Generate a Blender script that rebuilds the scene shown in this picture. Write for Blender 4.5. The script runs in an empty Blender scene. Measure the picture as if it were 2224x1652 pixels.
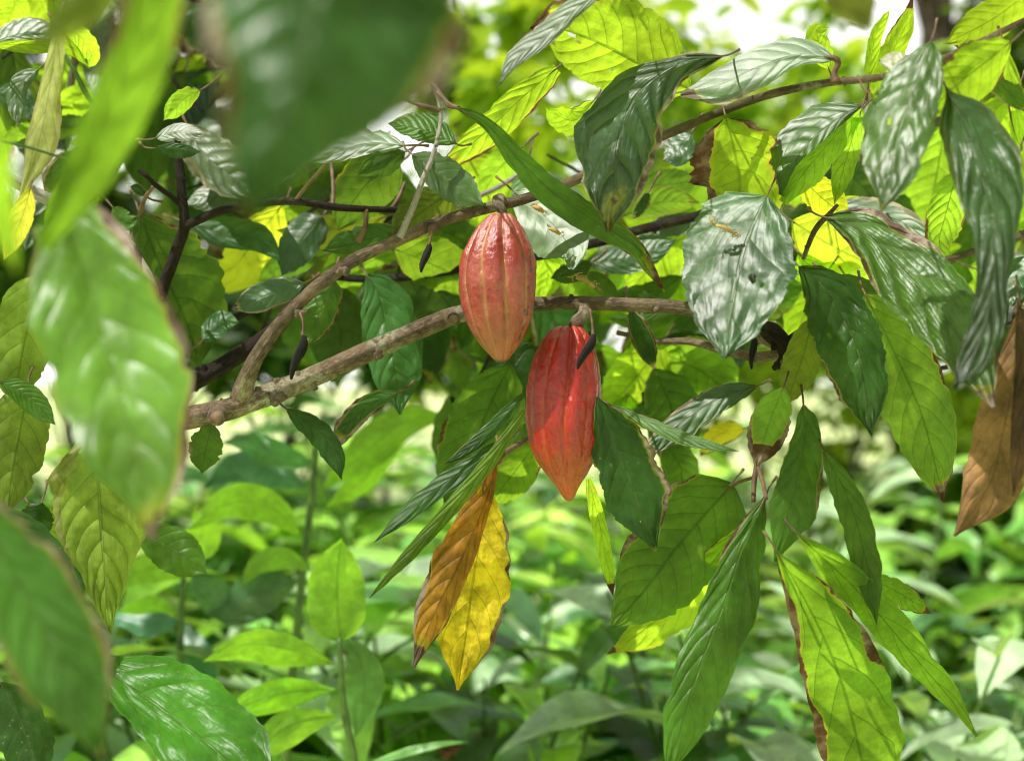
import bpy, math, random
from mathutils import Vector, Matrix, noise as mn

# ------------------------------------------------------------------ basics
scene = bpy.context.scene
col = scene.collection
rnd = random.Random(7)
FPX = 2224 * 50 / 36.0
CX, CY, CAMZ = 1112.0, 826.0, 1.5
SUN = Vector((-0.45, -0.26, 0.855)).normalized()

def at(x, y, Y):
    return Vector(((x - CX) / FPX * Y, Y, CAMZ - (y - CY) / FPX * Y))

def tag(o, label=None, cat=None, group=None, kind=None):
    if label: o['label'] = label
    if cat: o['category'] = cat
    if group: o['group'] = group
    if kind: o['kind'] = kind
    return o

def empty(name, loc, label=None, cat=None, group=None):
    o = bpy.data.objects.new(name, None)
    o.empty_display_size = 0.05
    o.location = loc
    col.objects.link(o)
    return tag(o, label, cat, group)

def link_mesh(name, verts, faces, mat, parent=None, origin=None, uvs=None, smooth=True, color=None, attrs=None):
    origin = Vector(origin) if origin is not None else Vector((0, 0, 0))
    me = bpy.data.meshes.new(name)
    me.from_pydata([tuple(Vector(v) - origin) for v in verts], [], faces)
    if uvs is not None:
        lay = me.uv_layers.new(name='uv')
        flat = []
        for p in me.polygons:
            for vi in p.vertices:
                flat.extend(uvs[vi])
        lay.data.foreach_set('uv', flat)
    if attrs:
        for k, vals in attrs.items():
            a = me.attributes.new(k, 'FLOAT', 'POINT')
            a.data.foreach_set('value', vals)
    if smooth:
        me.polygons.foreach_set('use_smooth', [True] * len(me.polygons))
    mats = mat if isinstance(mat, (list, tuple)) else [mat]
    for m in mats: me.materials.append(m)
    me.update()
    o = bpy.data.objects.new(name, me)
    col.objects.link(o)
    if parent is not None:
        o.parent = parent
        o.location = origin - world_loc(parent)
    else:
        o.location = origin
    if color: o.color = color
    return o

def world_loc(o):
    p = Vector(o.location)
    while o.parent is not None:
        o = o.parent
        p = p + Vector(o.location)
    return p

def catmull(pts, n):
    """n+1 points evenly spaced along a smooth curve through pts (tuples of any length)"""
    P = [tuple(map(float, p)) for p in pts]
    if len(P) == 2:
        a, b = P
        return [tuple(a[k] + (b[k] - a[k]) * i / n for k in range(len(a))) for i in range(n + 1)]
    d = len(P[0])
    ext = [tuple(2 * P[0][k] - P[1][k] for k in range(d))] + P + [tuple(2 * P[-1][k] - P[-2][k] for k in range(d))]
    dense = []
    for i in range(1, len(ext) - 2):
        p0, p1, p2, p3 = ext[i - 1:i + 3]
        for j in range(24):
            t = j / 24
            dense.append(tuple(0.5 * (2 * p1[k] + (p2[k] - p0[k]) * t + (2 * p0[k] - 5 * p1[k] + 4 * p2[k] - p3[k]) * t * t + (3 * p1[k] - p0[k] - 3 * p2[k] + p3[k]) * t ** 3) for k in range(d)))
    dense.append(P[-1])
    L = [0.0]
    for a, b in zip(dense, dense[1:]):
        L.append(L[-1] + math.sqrt(sum((a[k] - b[k]) ** 2 for k in range(d))))
    out, j = [], 0
    for i in range(n + 1):
        s = L[-1] * i / n
        while j < len(L) - 2 and L[j + 1] < s: j += 1
        f = (s - L[j]) / max(L[j + 1] - L[j], 1e-9)
        f = min(max(f, 0), 1)
        out.append(tuple(dense[j][k] + (dense[j + 1][k] - dense[j][k]) * f for k in range(d)))
    return out

def interp(table, u):
    for (a, va), (b, vb) in zip(table, table[1:]):
        if u <= b:
            f = (u - a) / (b - a)
            f = f * f * (3 - 2 * f) * 0.4 + f * 0.6
            return va + (vb - va) * f
    return table[-1][1]

def sampled(vals, u):
    n = len(vals) - 1
    x = u * n
    i = min(int(x), n - 1)
    f = x - i
    f = f * f * (3 - 2 * f) * 0.5 + f * 0.5
    return vals[i] + (vals[i + 1] - vals[i]) * f

PROF = {
    'cacao': [(0, .03), (.03, .2), (.1, .52), (.22, .82), (.38, .97), (.5, 1), (.65, .94), (.78, .74), (.87, .48), (.93, .22), (.97, .09), (1, .01)],
    'ovate': [(0, .05), (.02, .3), (.08, .68), (.2, .95), (.35, 1), (.55, .97), (.72, .8), (.85, .5), (.93, .22), (.97, .08), (1, .01)],
    'lance': [(0, .03), (.08, .25), (.2, .62), (.38, .96), (.5, 1), (.65, .86), (.8, .54), (.92, .2), (1, .01)],
    'blade': [(0, .35), (.1, .7), (.3, .95), (.5, 1), (.75, .85), (.9, .5), (1, .03)],
}

# ------------------------------------------------------------------ node helper
class NB:
    def __init__(self, name):
        self.m = bpy.data.materials.new(name)
        self.m.use_nodes = True
        self.t = self.m.node_tree
        self.t.nodes.clear()
        self.out = self.t.nodes.new('ShaderNodeOutputMaterial')
    def n(self, typ, ins=None, **props):
        nd = self.t.nodes.new(typ)
        for k, v in props.items(): setattr(nd, k, v)
        for k, v in (ins or {}).items(): self.set(nd.inputs[k], v)
        return nd
    def set(self, sock, v):
        if hasattr(v, 'bl_idname') and hasattr(v, 'outputs'): v = v.outputs[0]
        if isinstance(v, bpy.types.NodeSocket): self.t.links.new(v, sock)
        else:
            if sock.type == 'RGBA' and len(v) == 3: v = (*v, 1)
            sock.default_value = v
    def math(self, op, a, b=0.0, c=None):
        nd = self.t.nodes.new('ShaderNodeMath'); nd.operation = op
        self.set(nd.inputs[0], a); self.set(nd.inputs[1], b)
        if c is not None: self.set(nd.inputs[2], c)
        return nd.outputs[0]
    def step(self, x, lo, hi, a=0.0, b=1.0):
        nd = self.t.nodes.new('ShaderNodeMapRange'); nd.interpolation_type = 'SMOOTHSTEP'
        self.set(nd.inputs[0], x); self.set(nd.inputs[1], lo); self.set(nd.inputs[2], hi); self.set(nd.inputs[3], a); self.set(nd.inputs[4], b)
        return nd.outputs[0]
    def mix(self, f, a, b, blend='MIX'):
        nd = self.t.nodes.new('ShaderNodeMix'); nd.data_type = 'RGBA'; nd.blend_type = blend
        self.set(nd.inputs[0], f); self.set(nd.inputs[6], a); self.set(nd.inputs[7], b)
        return nd.outputs[2]
    def noise(self, vec, scale, detail=2.0, rough=0.5, dist=0.0):
        nd = self.n('ShaderNodeTexNoise', {'Scale': scale, 'Detail': detail, 'Roughness': rough, 'Distortion': dist})
        if vec is not None: self.set(nd.inputs['Vector'], vec)
        return nd
    def done(self, shader):
        self.t.links.new(shader.outputs[0] if hasattr(shader, 'outputs') else shader, self.out.inputs['Surface'])
        return self.m

# ------------------------------------------------------------------ leaf material
def leaf_material(name, trans_mix, trans_gain, rough=0.36, nveins=7.6, bulge=0.0015, dry=False, parallel=False, tgamma=0.5, spec=0.28, ior=1.5):
    b = NB(name)
    uv = b.n('ShaderNodeUVMap', uv_map='uv')
    sep = b.n('ShaderNodeSeparateXYZ', {0: uv})
    u = sep.outputs[0]
    v = b.math('MULTIPLY_ADD', sep.outputs[1], 2.0, -1.0)
    a = b.math('ABSOLUTE', v)
    side = b.math('GREATER_THAN', v, 0.0)
    info = b.n('ShaderNodeObjectInfo')
    tint, burn = info.outputs['Color'], info.outputs['Alpha']
    tc = b.n('ShaderNodeTexCoord')
    ofs = b.n('ShaderNodeVectorMath', {0: tc.outputs['Object']}, operation='ADD')
    rv = b.math('MULTIPLY', info.outputs['Random'], 37.0)
    comb = b.n('ShaderNodeCombineXYZ', {0: rv, 1: rv, 2: rv})
    b.set(ofs.inputs[1], comb)
    P = ofs.outputs[0]
    wob = b.noise(P, 9.0, 2.0)
    wobv = b.math('MULTIPLY_ADD', wob.outputs[0], 0.13, -0.065)
    nv = b.math('MULTIPLY_ADD', info.outputs['Random'], 3.6, nveins - 1.8)
    lsz = b.n('ShaderNodeAttribute', attribute_name='leaf_len').outputs['Fac']
    if parallel:
        s = b.math('MULTIPLY', b.math('SUBTRACT', b.math('ADD', u, wobv), b.math('MULTIPLY', a, 0.55)), 26.0)
    else:
        s0 = b.math('SUBTRACT', b.math('ADD', u, wobv), b.math('MULTIPLY', a, 0.13))
        s0 = b.math('SUBTRACT', s0, b.math('MULTIPLY', b.math('MULTIPLY', a, a), 0.12))
        s = b.math('MULTIPLY_ADD', s0, nv, b.math('MULTIPLY', side, 0.45))
    fr = b.math('FRACT', s)
    m = b.math('ABSOLUTE', b.math('MULTIPLY_ADD', fr, 2.0, -1.0))
    lat = b.step(m, 0.90, 0.99)
    mid = b.step(a, 0.016, 0.045, 1.0, 0.0)
    edgefade = b.step(a, 0.75, 1.0, 1.0, 0.0)
    vein = b.math('MAXIMUM', b.math('MULTIPLY', lat, b.math('MULTIPLY_ADD', edgefade, 0.8, 0.2)), mid)
    # cross veins
    q = b.math('FRACT', b.math('ADD', b.math('MULTIPLY_ADD', a, 7.0, b.math('MULTIPLY', wob.outputs[0], 5.0)), b.math('MULTIPLY', b.math('FLOOR', s), 0.37)))
    qm = b.math('ABSOLUTE', b.math('MULTIPLY_ADD', q, 2.0, -1.0))
    cross = b.step(qm, 0.82, 1.0)
    vor = b.n('ShaderNodeTexVoronoi', {'Vector': P, 'Scale': 170.0}, feature='DISTANCE_TO_EDGE')
    ret = b.step(vor.outputs[0], 0.0, 0.09, 1.0, 0.0)
    geo = b.n('ShaderNodeNewGeometry')
    back = geo.outputs['Backfacing']
    # height in metres
    bl = b.math('SUBTRACT', 1.0, b.math('POWER', m, 2.4))
    bl = b.math('MULTIPLY', bl, b.math('MULTIPLY_ADD', edgefade, 0.75, 0.25))
    cr = b.math('MULTIPLY_ADD', b.math('SUBTRACT', 1.0, b.math('POWER', qm, 3.0)), 0.09, 0.0)
    bl = b.math('MULTIPLY', bl, b.step(b.noise(P, 17.0, 1.0).outputs[0], 0.3, 0.7, 0.45, 1.35))
    big = b.noise(P, 24.0, 3.0)
    h = b.math('ADD', b.math('MULTIPLY_ADD', bl, 1.0 if not parallel else .12, b.math('MULTIPLY', cr, 0 if parallel else 1)), b.math('MULTIPLY', mid, -0.5))
    h = b.math('ADD', h, b.math('MULTIPLY', big.outputs[0], 2.5 if not dry else 4.5))
    fine = b.noise(P, 240.0, 2.0)
    h = b.math('ADD', h, b.math('MULTIPLY', fine.outputs[0], 0.07))
    r2_ = b.math('FRACT', b.math('MULTIPLY', info.outputs['Random'], 7.31))
    h = b.math('MULTIPLY', h, b.math('MULTIPLY', lsz, b.math('MULTIPLY_ADD', r2_, 4.4, 2.6)))
    h = b.math('MULTIPLY', h, b.math('MULTIPLY_ADD', back, -2.0 * bulge, bulge))
    bump = b.n('ShaderNodeBump', {'Strength': 1.0, 'Distance': 1.0, 'Height': h})
    # colours
    var = b.noise(P, 9.0, 4.0, 0.6)
    tone = b.step(var.outputs[0], 0.28, 0.72, 0.6, 1.42)
    fv = b.noise(P, 90.0, 3.0, 0.6)
    if dry:
        tone = b.math('MULTIPLY', tone, b.step(b.noise(P, 30.0, 4.0, 0.7).outputs[0], 0.3, 0.7, 0.55, 1.35))
    tone = b.math('MULTIPLY', tone, b.step(fv.outputs[0], 0.2, 0.8, 0.88, 1.12))
    tn = b.n('ShaderNodeVectorMath', {0: tint}, operation='SCALE'); b.set(tn.inputs['Scale'], tone)
    base = tn.outputs[0]
    light = b.mix(0.5, tint, (0.33, 0.36, 0.10))
    topc = b.mix(b.math('MULTIPLY', vein, 0.30 if not dry else .2), base, light if not dry else (0.06, 0.03, 0.015))
    topc = b.mix(b.math('MULTIPLY', b.math('MAXIMUM', ret, b.math('MULTIPLY', cross, .8)), 0.17), topc, light)
    dt = b.n('ShaderNodeTexVoronoi', {'Vector': P, 'Scale': 120.0})
    dots = b.math('MULTIPLY', b.step(dt.outputs[0], 0.10, 0.17, 1.0, 0.0), b.step(b.noise(P, 12.0, 1.0).outputs[0], 0.52, 0.6))
    topc = b.mix(b.math('MULTIPLY', dots, 0.5), topc, (0.34, 0.36, 0.14))
    under = b.mix(0.28, base, (0.17, 0.22, 0.07)) if not dry else base
    under = b.mix(b.math('MULTIPLY', b.math('MAXIMUM', vein, b.math('MULTIPLY', b.math('MAXIMUM', cross, ret), 0.3)), 0.45), under, b.mix(0.5, under, (0.03, 0.06, 0.01)))
    surf = b.mix(back, topc, under)
    gam = b.n('ShaderNodeGamma', {0: base, 1: tgamma})
    mo = b.n('ShaderNodeVectorMath', {0: gam.outputs[0]}, operation='SCALE'); b.set(mo.inputs['Scale'], b.math('MULTIPLY', b.step(var.outputs[0], 0.3, 0.68, 0.70, 1.12), b.step(fv.outputs[0], 0.25, 0.75, 0.9, 1.08)))
    tcol = b.mix(1.0, mo.outputs[0], trans_gain, 'MULTIPLY')
    tdark = b.mix(1.0, tcol, (0.42, 0.5, 0.5), 'MULTIPLY')
    tcol = b.mix(b.math('MULTIPLY', b.math('MAXIMUM', vein, b.math('MULTIPLY', b.math('MAXIMUM', cross, ret), 0.22)), 0.8), tcol, tdark)
    # scorched margin, yellow halo, spots
    en = b.noise(P, 34.0, 3.0, 0.65)
    lo = b.noise(P, 7.0, 1.0)
    d1 = b.math('MINIMUM', b.math('SUBTRACT', 1.0, a), b.math('MULTIPLY', b.math('SUBTRACT', 1.0, u), 1.5))
    d1 = b.math('ADD', d1, b.math('MULTIPLY_ADD', en.outputs[0], 0.34, -0.17))
    d1 = b.math('ADD', d1, b.math('MULTIPLY_ADD', lo.outputs[0], 1.8, -0.78))
    w1 = b.math('MULTIPLY_ADD', burn, 0.56, -0.01)
    bm = b.step(d1, b.math('SUBTRACT', w1, 0.025), w1, 1.0, 0.0)
    ha = b.step(d1, w1, b.math('MULTIPLY_ADD', burn, 0.78, 0.012), 1.0, 0.0)
    ha = b.math('MULTIPLY', ha, b.step(burn, 0.02, 0.12))
    bm = b.math('MULTIPLY', bm, b.step(burn, 0.02, 0.12))
    spn = b.noise(P, 42.0, 2.0, 0.7)
    spots = b.math('MULTIPLY', b.step(spn.outputs[0], 0.70, 0.725), b.step(burn, 0.25, 0.5))
    bm = b.math('MAXIMUM', bm, spots)
    bcol = b.mix(b.step(en.outputs[0], 0.4, 0.62), (0.11, 0.060, 0.034), (0.56, 0.44, 0.34))
    surf = b.mix(b.math('MULTIPLY', ha, 0.65), surf, (0.30, 0.30, 0.03))
    surf = b.mix(bm, surf, bcol)
    tcol = b.mix(b.math('MULTIPLY', ha, 0.7), tcol, (0.80, 0.70, 0.05))
    tcol = b.mix(bm, tcol, (0.15, 0.07, 0.03))
    ro = b.math('MULTIPLY_ADD', back, 0.18, rough)
    ro = b.math('ADD', ro, b.math('MULTIPLY', bm, 0.25))
    ro = b.math('ADD', ro, b.math('MULTIPLY_ADD', fv.outputs[0], 0.14, -0.07))
    pr = b.n('ShaderNodeBsdfPrincipled', {'Base Color': surf, 'Roughness': ro, 'Normal': bump, 'IOR': ior})
    b.set(pr.inputs['Specular IOR Level'], b.math('MULTIPLY_ADD', back, -0.5 * spec, spec))
    tr = b.n('ShaderNodeBsdfTranslucent', {'Color': tcol, 'Normal': bump})
    mx = b.n('ShaderNodeMixShader', {0: trans_mix, 1: pr, 2: tr})
    return b.done(mx)

M = {}
M['leaf'] = leaf_material('leaf_blade', 0.40, (.9, 0.95, 0.2))
M['thin'] = leaf_material('sunlit_leaf_blade', 0.68, (1.02, 1.22, 0.16), tgamma=0.45)  # lit copy of the leaf blade, sun glow raised in its transmitted colour
M['wax'] = leaf_material('waxy_leaf_blade', 0.28, (.9, 0.9, 0.2), rough=0.44, bulge=0.0016, spec=0.75, ior=1.6)
M['glare'] = leaf_material('glare_leaf_blade', 0.25, (.9, 0.9, 0.2), rough=0.50, bulge=0.0014, spec=.68, ior=1.8)  # no dust: specular and IOR pushed up so sun glare whitens the blade
M['soft'] = leaf_material('smooth_leaf_blade', 0.35, (.9, 0.95, 0.2), rough=0.36, bulge=0.0010, spec=0.5)
M['dry'] = leaf_material('dry_leaf_blade', 0.25, (1.0, 0.8, 0.5), rough=0.6, dry=True)
M['yellow'] = leaf_material('yellow_leaf_blade', 0.62, (1.1, 1.0, 0.5), rough=0.45, dry=True, bulge=0.0018)
M['ginger'] = leaf_material('ginger_leaf_blade', 0.32, (1.0, 1.2, 0.2), rough=0.30, parallel=True, spec=1.0)

def stem_material(name, c1, c2, rough=0.6):
    b = NB(name)
    tc = b.n('ShaderNodeTexCoord')
    n1 = b.noise(tc.outputs['Object'], 60, 3)
    c = b.mix(b.step(n1.outputs[0], 0.35, 0.65), c1, c2)
    bump = b.n('ShaderNodeBump', {'Strength': 0.4, 'Distance': 0.002, 'Height': n1.outputs[0]})
    return b.done(b.n('ShaderNodeBsdfPrincipled', {'Base Color': c, 'Roughness': rough, 'Normal': bump}))

def bark_material(name, dark, mid, light, lichen):
    b = NB(name)
    tc = b.n('ShaderNodeTexCoord')
    uv = b.n('ShaderNodeUVMap', uv_map='uv')
    P = tc.outputs['Object']
    mp = b.n('ShaderNodeMapping', {'Vector': uv}); mp.inputs['Scale'].default_value = (18, 4.0, 1)
    fib = b.noise(mp, 3.0, 5.0, 0.65, 0.6)
    n1 = b.noise(P, 30.0, 5.0, 0.65)
    n2 = b.noise(P, 130.0, 4.0, 0.7)
    n3 = b.noise(P, 13.0, 3.0, 0.6)
    c = b.mix(b.step(n1.outputs[0], 0.35, 0.68), dark, mid)
    c = b.mix(b.math('MULTIPLY', b.step(fib.outputs[0], 0.45, 0.7), 0.7), c, light)
    c = b.mix(b.math('MULTIPLY', b.step(n3.outputs[0], 0.56, 0.66), b.step(n2.outputs[0], 0.38, 0.6)), c, lichen)
    ck = b.n('ShaderNodeTexVoronoi', {'Vector': mp, 'Scale': 2.2}, feature='DISTANCE_TO_EDGE')
    crack = b.step(b.math('ADD', ck.outputs[0], b.math('MULTIPLY_ADD', n2.outputs[0], 0.2, -0.1)), 0.0, 0.07, 1.0, 0.0)
    c = b.mix(b.math('MULTIPLY', b.math('MAXIMUM', b.step(n2.outputs[0], 0.56, 0.7), b.math('MULTIPLY', crack, .5)), 0.55), c, dark)
    h = b.math('ADD', b.math('MULTIPLY', fib.outputs[0], 1.0), b.math('MULTIPLY', n2.outputs[0], 0.8))
    h = b.math('SUBTRACT', h, b.math('MULTIPLY', crack, 0.5))
    bump = b.n('ShaderNodeBump', {'Strength': 1.0, 'Distance': 0.005, 'Height': h})
    return b.done(b.n('ShaderNodeBsdfPrincipled', {'Base Color': c, 'Roughness': 0.8, 'Normal': bump, 'Specular IOR Level': 0.3}))

M['bark'] = bark_material('cacao_bark', (0.13, 0.085, 0.050), (0.43, 0.31, 0.19), (0.70, 0.56, 0.39), (0.64, 0.62, 0.42))
M['twigbark'] = bark_material('sunlit_twig_bark', (0.80, 0.72, 0.60), (0.90, 0.84, 0.74), (0.95, 0.92, 0.86), (0.8, 0.75, 0.64))  # direct sun put into the bark colour, tones raised near white
M['darkbark'] = bark_material('dark_twig_bark', (0.022, 0.014, 0.010), (0.06, 0.038, 0.026), (0.11, 0.075, 0.055), (0.13, 0.12, 0.08))
M['petiole'] = stem_material('petiole_skin', (0.10, 0.055, 0.03), (0.20, 0.12, 0.06))
M['greenstem'] = stem_material('green_stem_skin', (0.06, 0.13, 0.02), (0.10, 0.18, 0.03), 0.45)
M['cutwood'] = stem_material('cut_wood', (0.14, 0.07, 0.045), (0.34, 0.22, 0.15), 0.8)
M['trunk'] = bark_material('tree_trunk_bark', (0.08, 0.052, 0.038), (0.17, 0.12, 0.09), (0.24, 0.18, 0.14), (0.2, 0.18, 0.13))
M['wither'] = stem_material('withered_pod_skin', (0.005, 0.004, 0.004), (0.014, 0.011, 0.010), 0.95)
M['fluff'] = stem_material('dead_flower_fibre', (0.62, 0.45, 0.14), (0.46, 0.29, 0.10), 0.9)

def pod_material(name, deep, mid, blush, furrow, tip, dark_end=1.0):
    b = NB(name)
    tc = b.n('ShaderNodeTexCoord'); P = tc.outputs['Object']
    ridge = b.n('ShaderNodeAttribute', attribute_name='ridge').outputs['Fac']
    scar = b.n('ShaderNodeAttribute', attribute_name='scar').outputs['Fac']
    down = b.n('ShaderNodeAttribute', attribute_name='along').outputs['Fac']
    mp = b.n('ShaderNodeMapping', {'Vector': P}); mp.inputs['Scale'].default_value = (1, 1, 0.3)
    n1 = b.noise(mp, 55, 5, 0.65)
    n2 = b.noise(mp, 190, 4, 0.7)
    n3 = b.noise(P, 22, 3, 0.55)
    c = b.mix(b.step(n1.outputs[0], 0.35, 0.7), deep, mid)
    c = b.mix(b.math('MULTIPLY', b.step(n3.outputs[0], 0.4, 0.68), 0.42), c, blush)
    c = b.mix(b.math('MULTIPLY', b.step(n2.outputs[0], 0.52, 0.68), 0.30), c, tip)
    fm = b.math('MULTIPLY', b.step(ridge, 0.12, 0.70, 1.0, 0.0), b.step(n1.outputs[0], 0.28, 0.58))
    c = b.mix(b.math('MULTIPLY', fm, 0.55), c, furrow)
    tm = b.math('MULTIPLY', b.step(b.math('ADD', down, b.math('MULTIPLY_ADD', n3.outputs[0], 0.3, -0.15)), 0.62, 1.0), 0.8)
    c = b.mix(tm, c, tip)
    endm = b.math('MULTIPLY', b.step(down, 0.965, 0.995), dark_end)
    c = b.mix(endm, c, (0.05, 0.03, 0.02))
    dots = b.n('ShaderNodeTexVoronoi', {'Vector': P, 'Scale': 240.0})
    dn = b.math('MULTIPLY', b.step(dots.outputs[0], 0.08, 0.16, 1.0, 0.0), b.step(n3.outputs[0], 0.5, 0.6))
    c = b.mix(b.math('MULTIPLY', dn, 0.55), c, (0.10, 0.02, 0.015))
    n4 = b.noise(P, 330, 3, 0.7)
    sm = b.step(b.math('MULTIPLY', scar, b.step(n2.outputs[0], 0.47, 0.62)), 0.35, 0.6)
    c = b.mix(sm, c, (0.02, 0.012, 0.01))
    h = b.math('ADD', b.math('MULTIPLY', n2.outputs[0], 0.5), b.math('MULTIPLY', n4.outputs[0], 0.35))
    h = b.math('ADD', h, b.math('MULTIPLY', n1.outputs[0], 0.6))
    bump = b.n('ShaderNodeBump', {'Strength': 0.7, 'Distance': 0.0035, 'Height': h})
    ro = b.math('ADD', b.step(n2.outputs[0], 0.3, 0.7, 0.24, 0.40), b.math('MULTIPLY', sm, 0.3))
    pr = b.n('ShaderNodeBsdfPrincipled', {'Base Color': c, 'Roughness': ro, 'Normal': bump, 'Specular IOR Level': 0.6,
        'Coat Weight': 0.9, 'Coat Roughness': 0.17, 'Coat Normal': bump, 'Subsurface Weight': 0.12, 'Subsurface Radius': (0.01, 0.003, 0.002), 'Subsurface Scale': 0.5})
    return b.done(pr)

M['pod_a'] = pod_material('rosy_pod_skin', (0.29, 0.017, 0.012), (0.45, 0.048, 0.030), (0.62, 0.19, 0.14), (0.60, 0.36, 0.13), (0.48, 0.14, 0.045))
M['pod_b'] = pod_material('red_pod_skin', (0.34, 0.004, 0.003), (0.56, 0.010, 0.005), (0.60, 0.025, 0.012), (0.60, 0.10, 0.012), (0.66, 0.10, 0.009), 0.25)

# ------------------------------------------------------------------ tubes
def tube(pts, radii, sides=10, n=None, rough=0.0, seed=0, cap=True):
    """pts: 3D control points, radii per point -> verts, faces, uvs"""
    n = n or max(4, 6 * (len(pts) - 1))
    C = [Vector(p[:3]) for p in catmull([tuple(p) for p in pts], n)]
    verts, faces, uvs = [], [], []
    up = Vector((0.13, 0.2, 1)).normalized()
    length = 0
    for i, c in enumerate(C):
        t = (C[min(i + 1, n)] - C[max(i - 1, 0)]).normalized()
        s = t.cross(up)
        if s.length < 0.1: s = t.cross(Vector((1, 0, 0)))
        s.normalize(); w = s.cross(t).normalized()
        if i: length += (c - C[i - 1]).length
        r = sampled(radii, i / n) if len(radii) > 1 else radii[0]
        for k in range(sides):
            a = 2 * math.pi * k / sides
            d = s * math.cos(a) + w * math.sin(a)
            rr = r
            if rough:
                q = c * 26 + d * 0.9
                rr = r * (1 + rough * mn.noise(q + Vector((seed, 0, 0))) + rough * 0.5 * mn.noise(q * 3.1))
            verts.append(c + d * rr)
            uvs.append((k / sides, length * 10))
    for i in range(n):
        for k in range(sides):
            k2 = (k + 1) % sides
            faces.append((i * sides + k, i * sides + k2, (i + 1) * sides + k2, (i + 1) * sides + k))
    if cap:
        for i0, c, flip in ((0, C[0], True), (n * sides, C[-1], False)):
            ci = len(verts); verts.append(c); uvs.append((0.5, 0))
            for k in range(sides):
                k2 = (k + 1) % sides
                faces.append((i0 + k2, i0 + k, ci) if flip else (i0 + k, i0 + k2, ci))
    return verts, faces, uvs

def merge(parts):
    V, F, U = [], [], []
    for v, f, u in parts:
        o = len(V); V += v; U += u
        F += [tuple(i + o for i in ff) for ff in f]
    return V, F, U

def px_tube(pts, rpx, **kw):
    """pts: (x, y, Y) ; rpx: pixel radii"""
    P = [at(*p) for p in pts]
    R = [r * p[2] / FPX for r, p in zip(rpx, [pts[round(i * (len(pts) - 1) / max(len(rpx) - 1, 1))] for i in range(len(rpx))])]
    return tube(P, R, **kw)

def wood(name, parent, mat, pts, rpx, knots=0, label=None, sides=14, rough=0.10, nmul=8):
    parts = [px_tube(pts, rpx, sides=sides, n=nmul * (len(pts) - 1), rough=rough, seed=len(pts) + pts[0][0])]
    r = random.Random(int(pts[0][0] * 7 + pts[0][1]))
    C = catmull(pts, 60)
    for k in range(knots):
        i = r.randrange(4, 56)
        x, y, Y = C[i]; x2, y2, _ = C[i + 1]
        a = math.atan2(y2 - y, x2 - x) + r.choice((-1, 1)) * r.uniform(0.9, 1.6)
        R = sampled(rpx, i / 60)
        e = R * r.uniform(1.05, 1.35)
        parts.append(px_tube([(x, y, Y - 0.3 * R * Y / FPX), (x + math.cos(a) * R * .8, y + math.sin(a) * R * .8, Y - .5 * R * Y / FPX), (x + math.cos(a) * e, y + math.sin(a) * e, Y - .55 * R * Y / FPX)], [R * .45, R * .38, R * .26], sides=8, n=5, rough=.2, seed=k))
    V, F, U = merge(parts)
    o = link_mesh(name, V, F, mat, parent, at(*pts[0]), U)
    if label: o['label'] = label
    return o

# ------------------------------------------------------------------ hero leaves
MODES = {'G': (0.70, -0.34), 'L': (0.5, 0.05), 'S': (0.22, 0.12), 'V': (0.0, 0.2), 'U': (-0.35, 0.15), 'T': (-1.0, 0.25), 'B': (-1.7, 0.35)}
T = dict(dk=(.016, .052, .012), gr=(.038, .102, .011), lg=(.085, .175, .018), yg=(.18, .285, .018), cool=(.024, .080, .022), grey=(.075, .14, .055),
         pale=(.40, .40, .15), lime=(.16, .25, .035), olive=(.09, .12, .012), yel=(.72, .50, .012), org=(.34, .14, .016), brn=(.30, .17, .070), dbr=(.10, .05, .026))
leaf_seed = [0]

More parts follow.
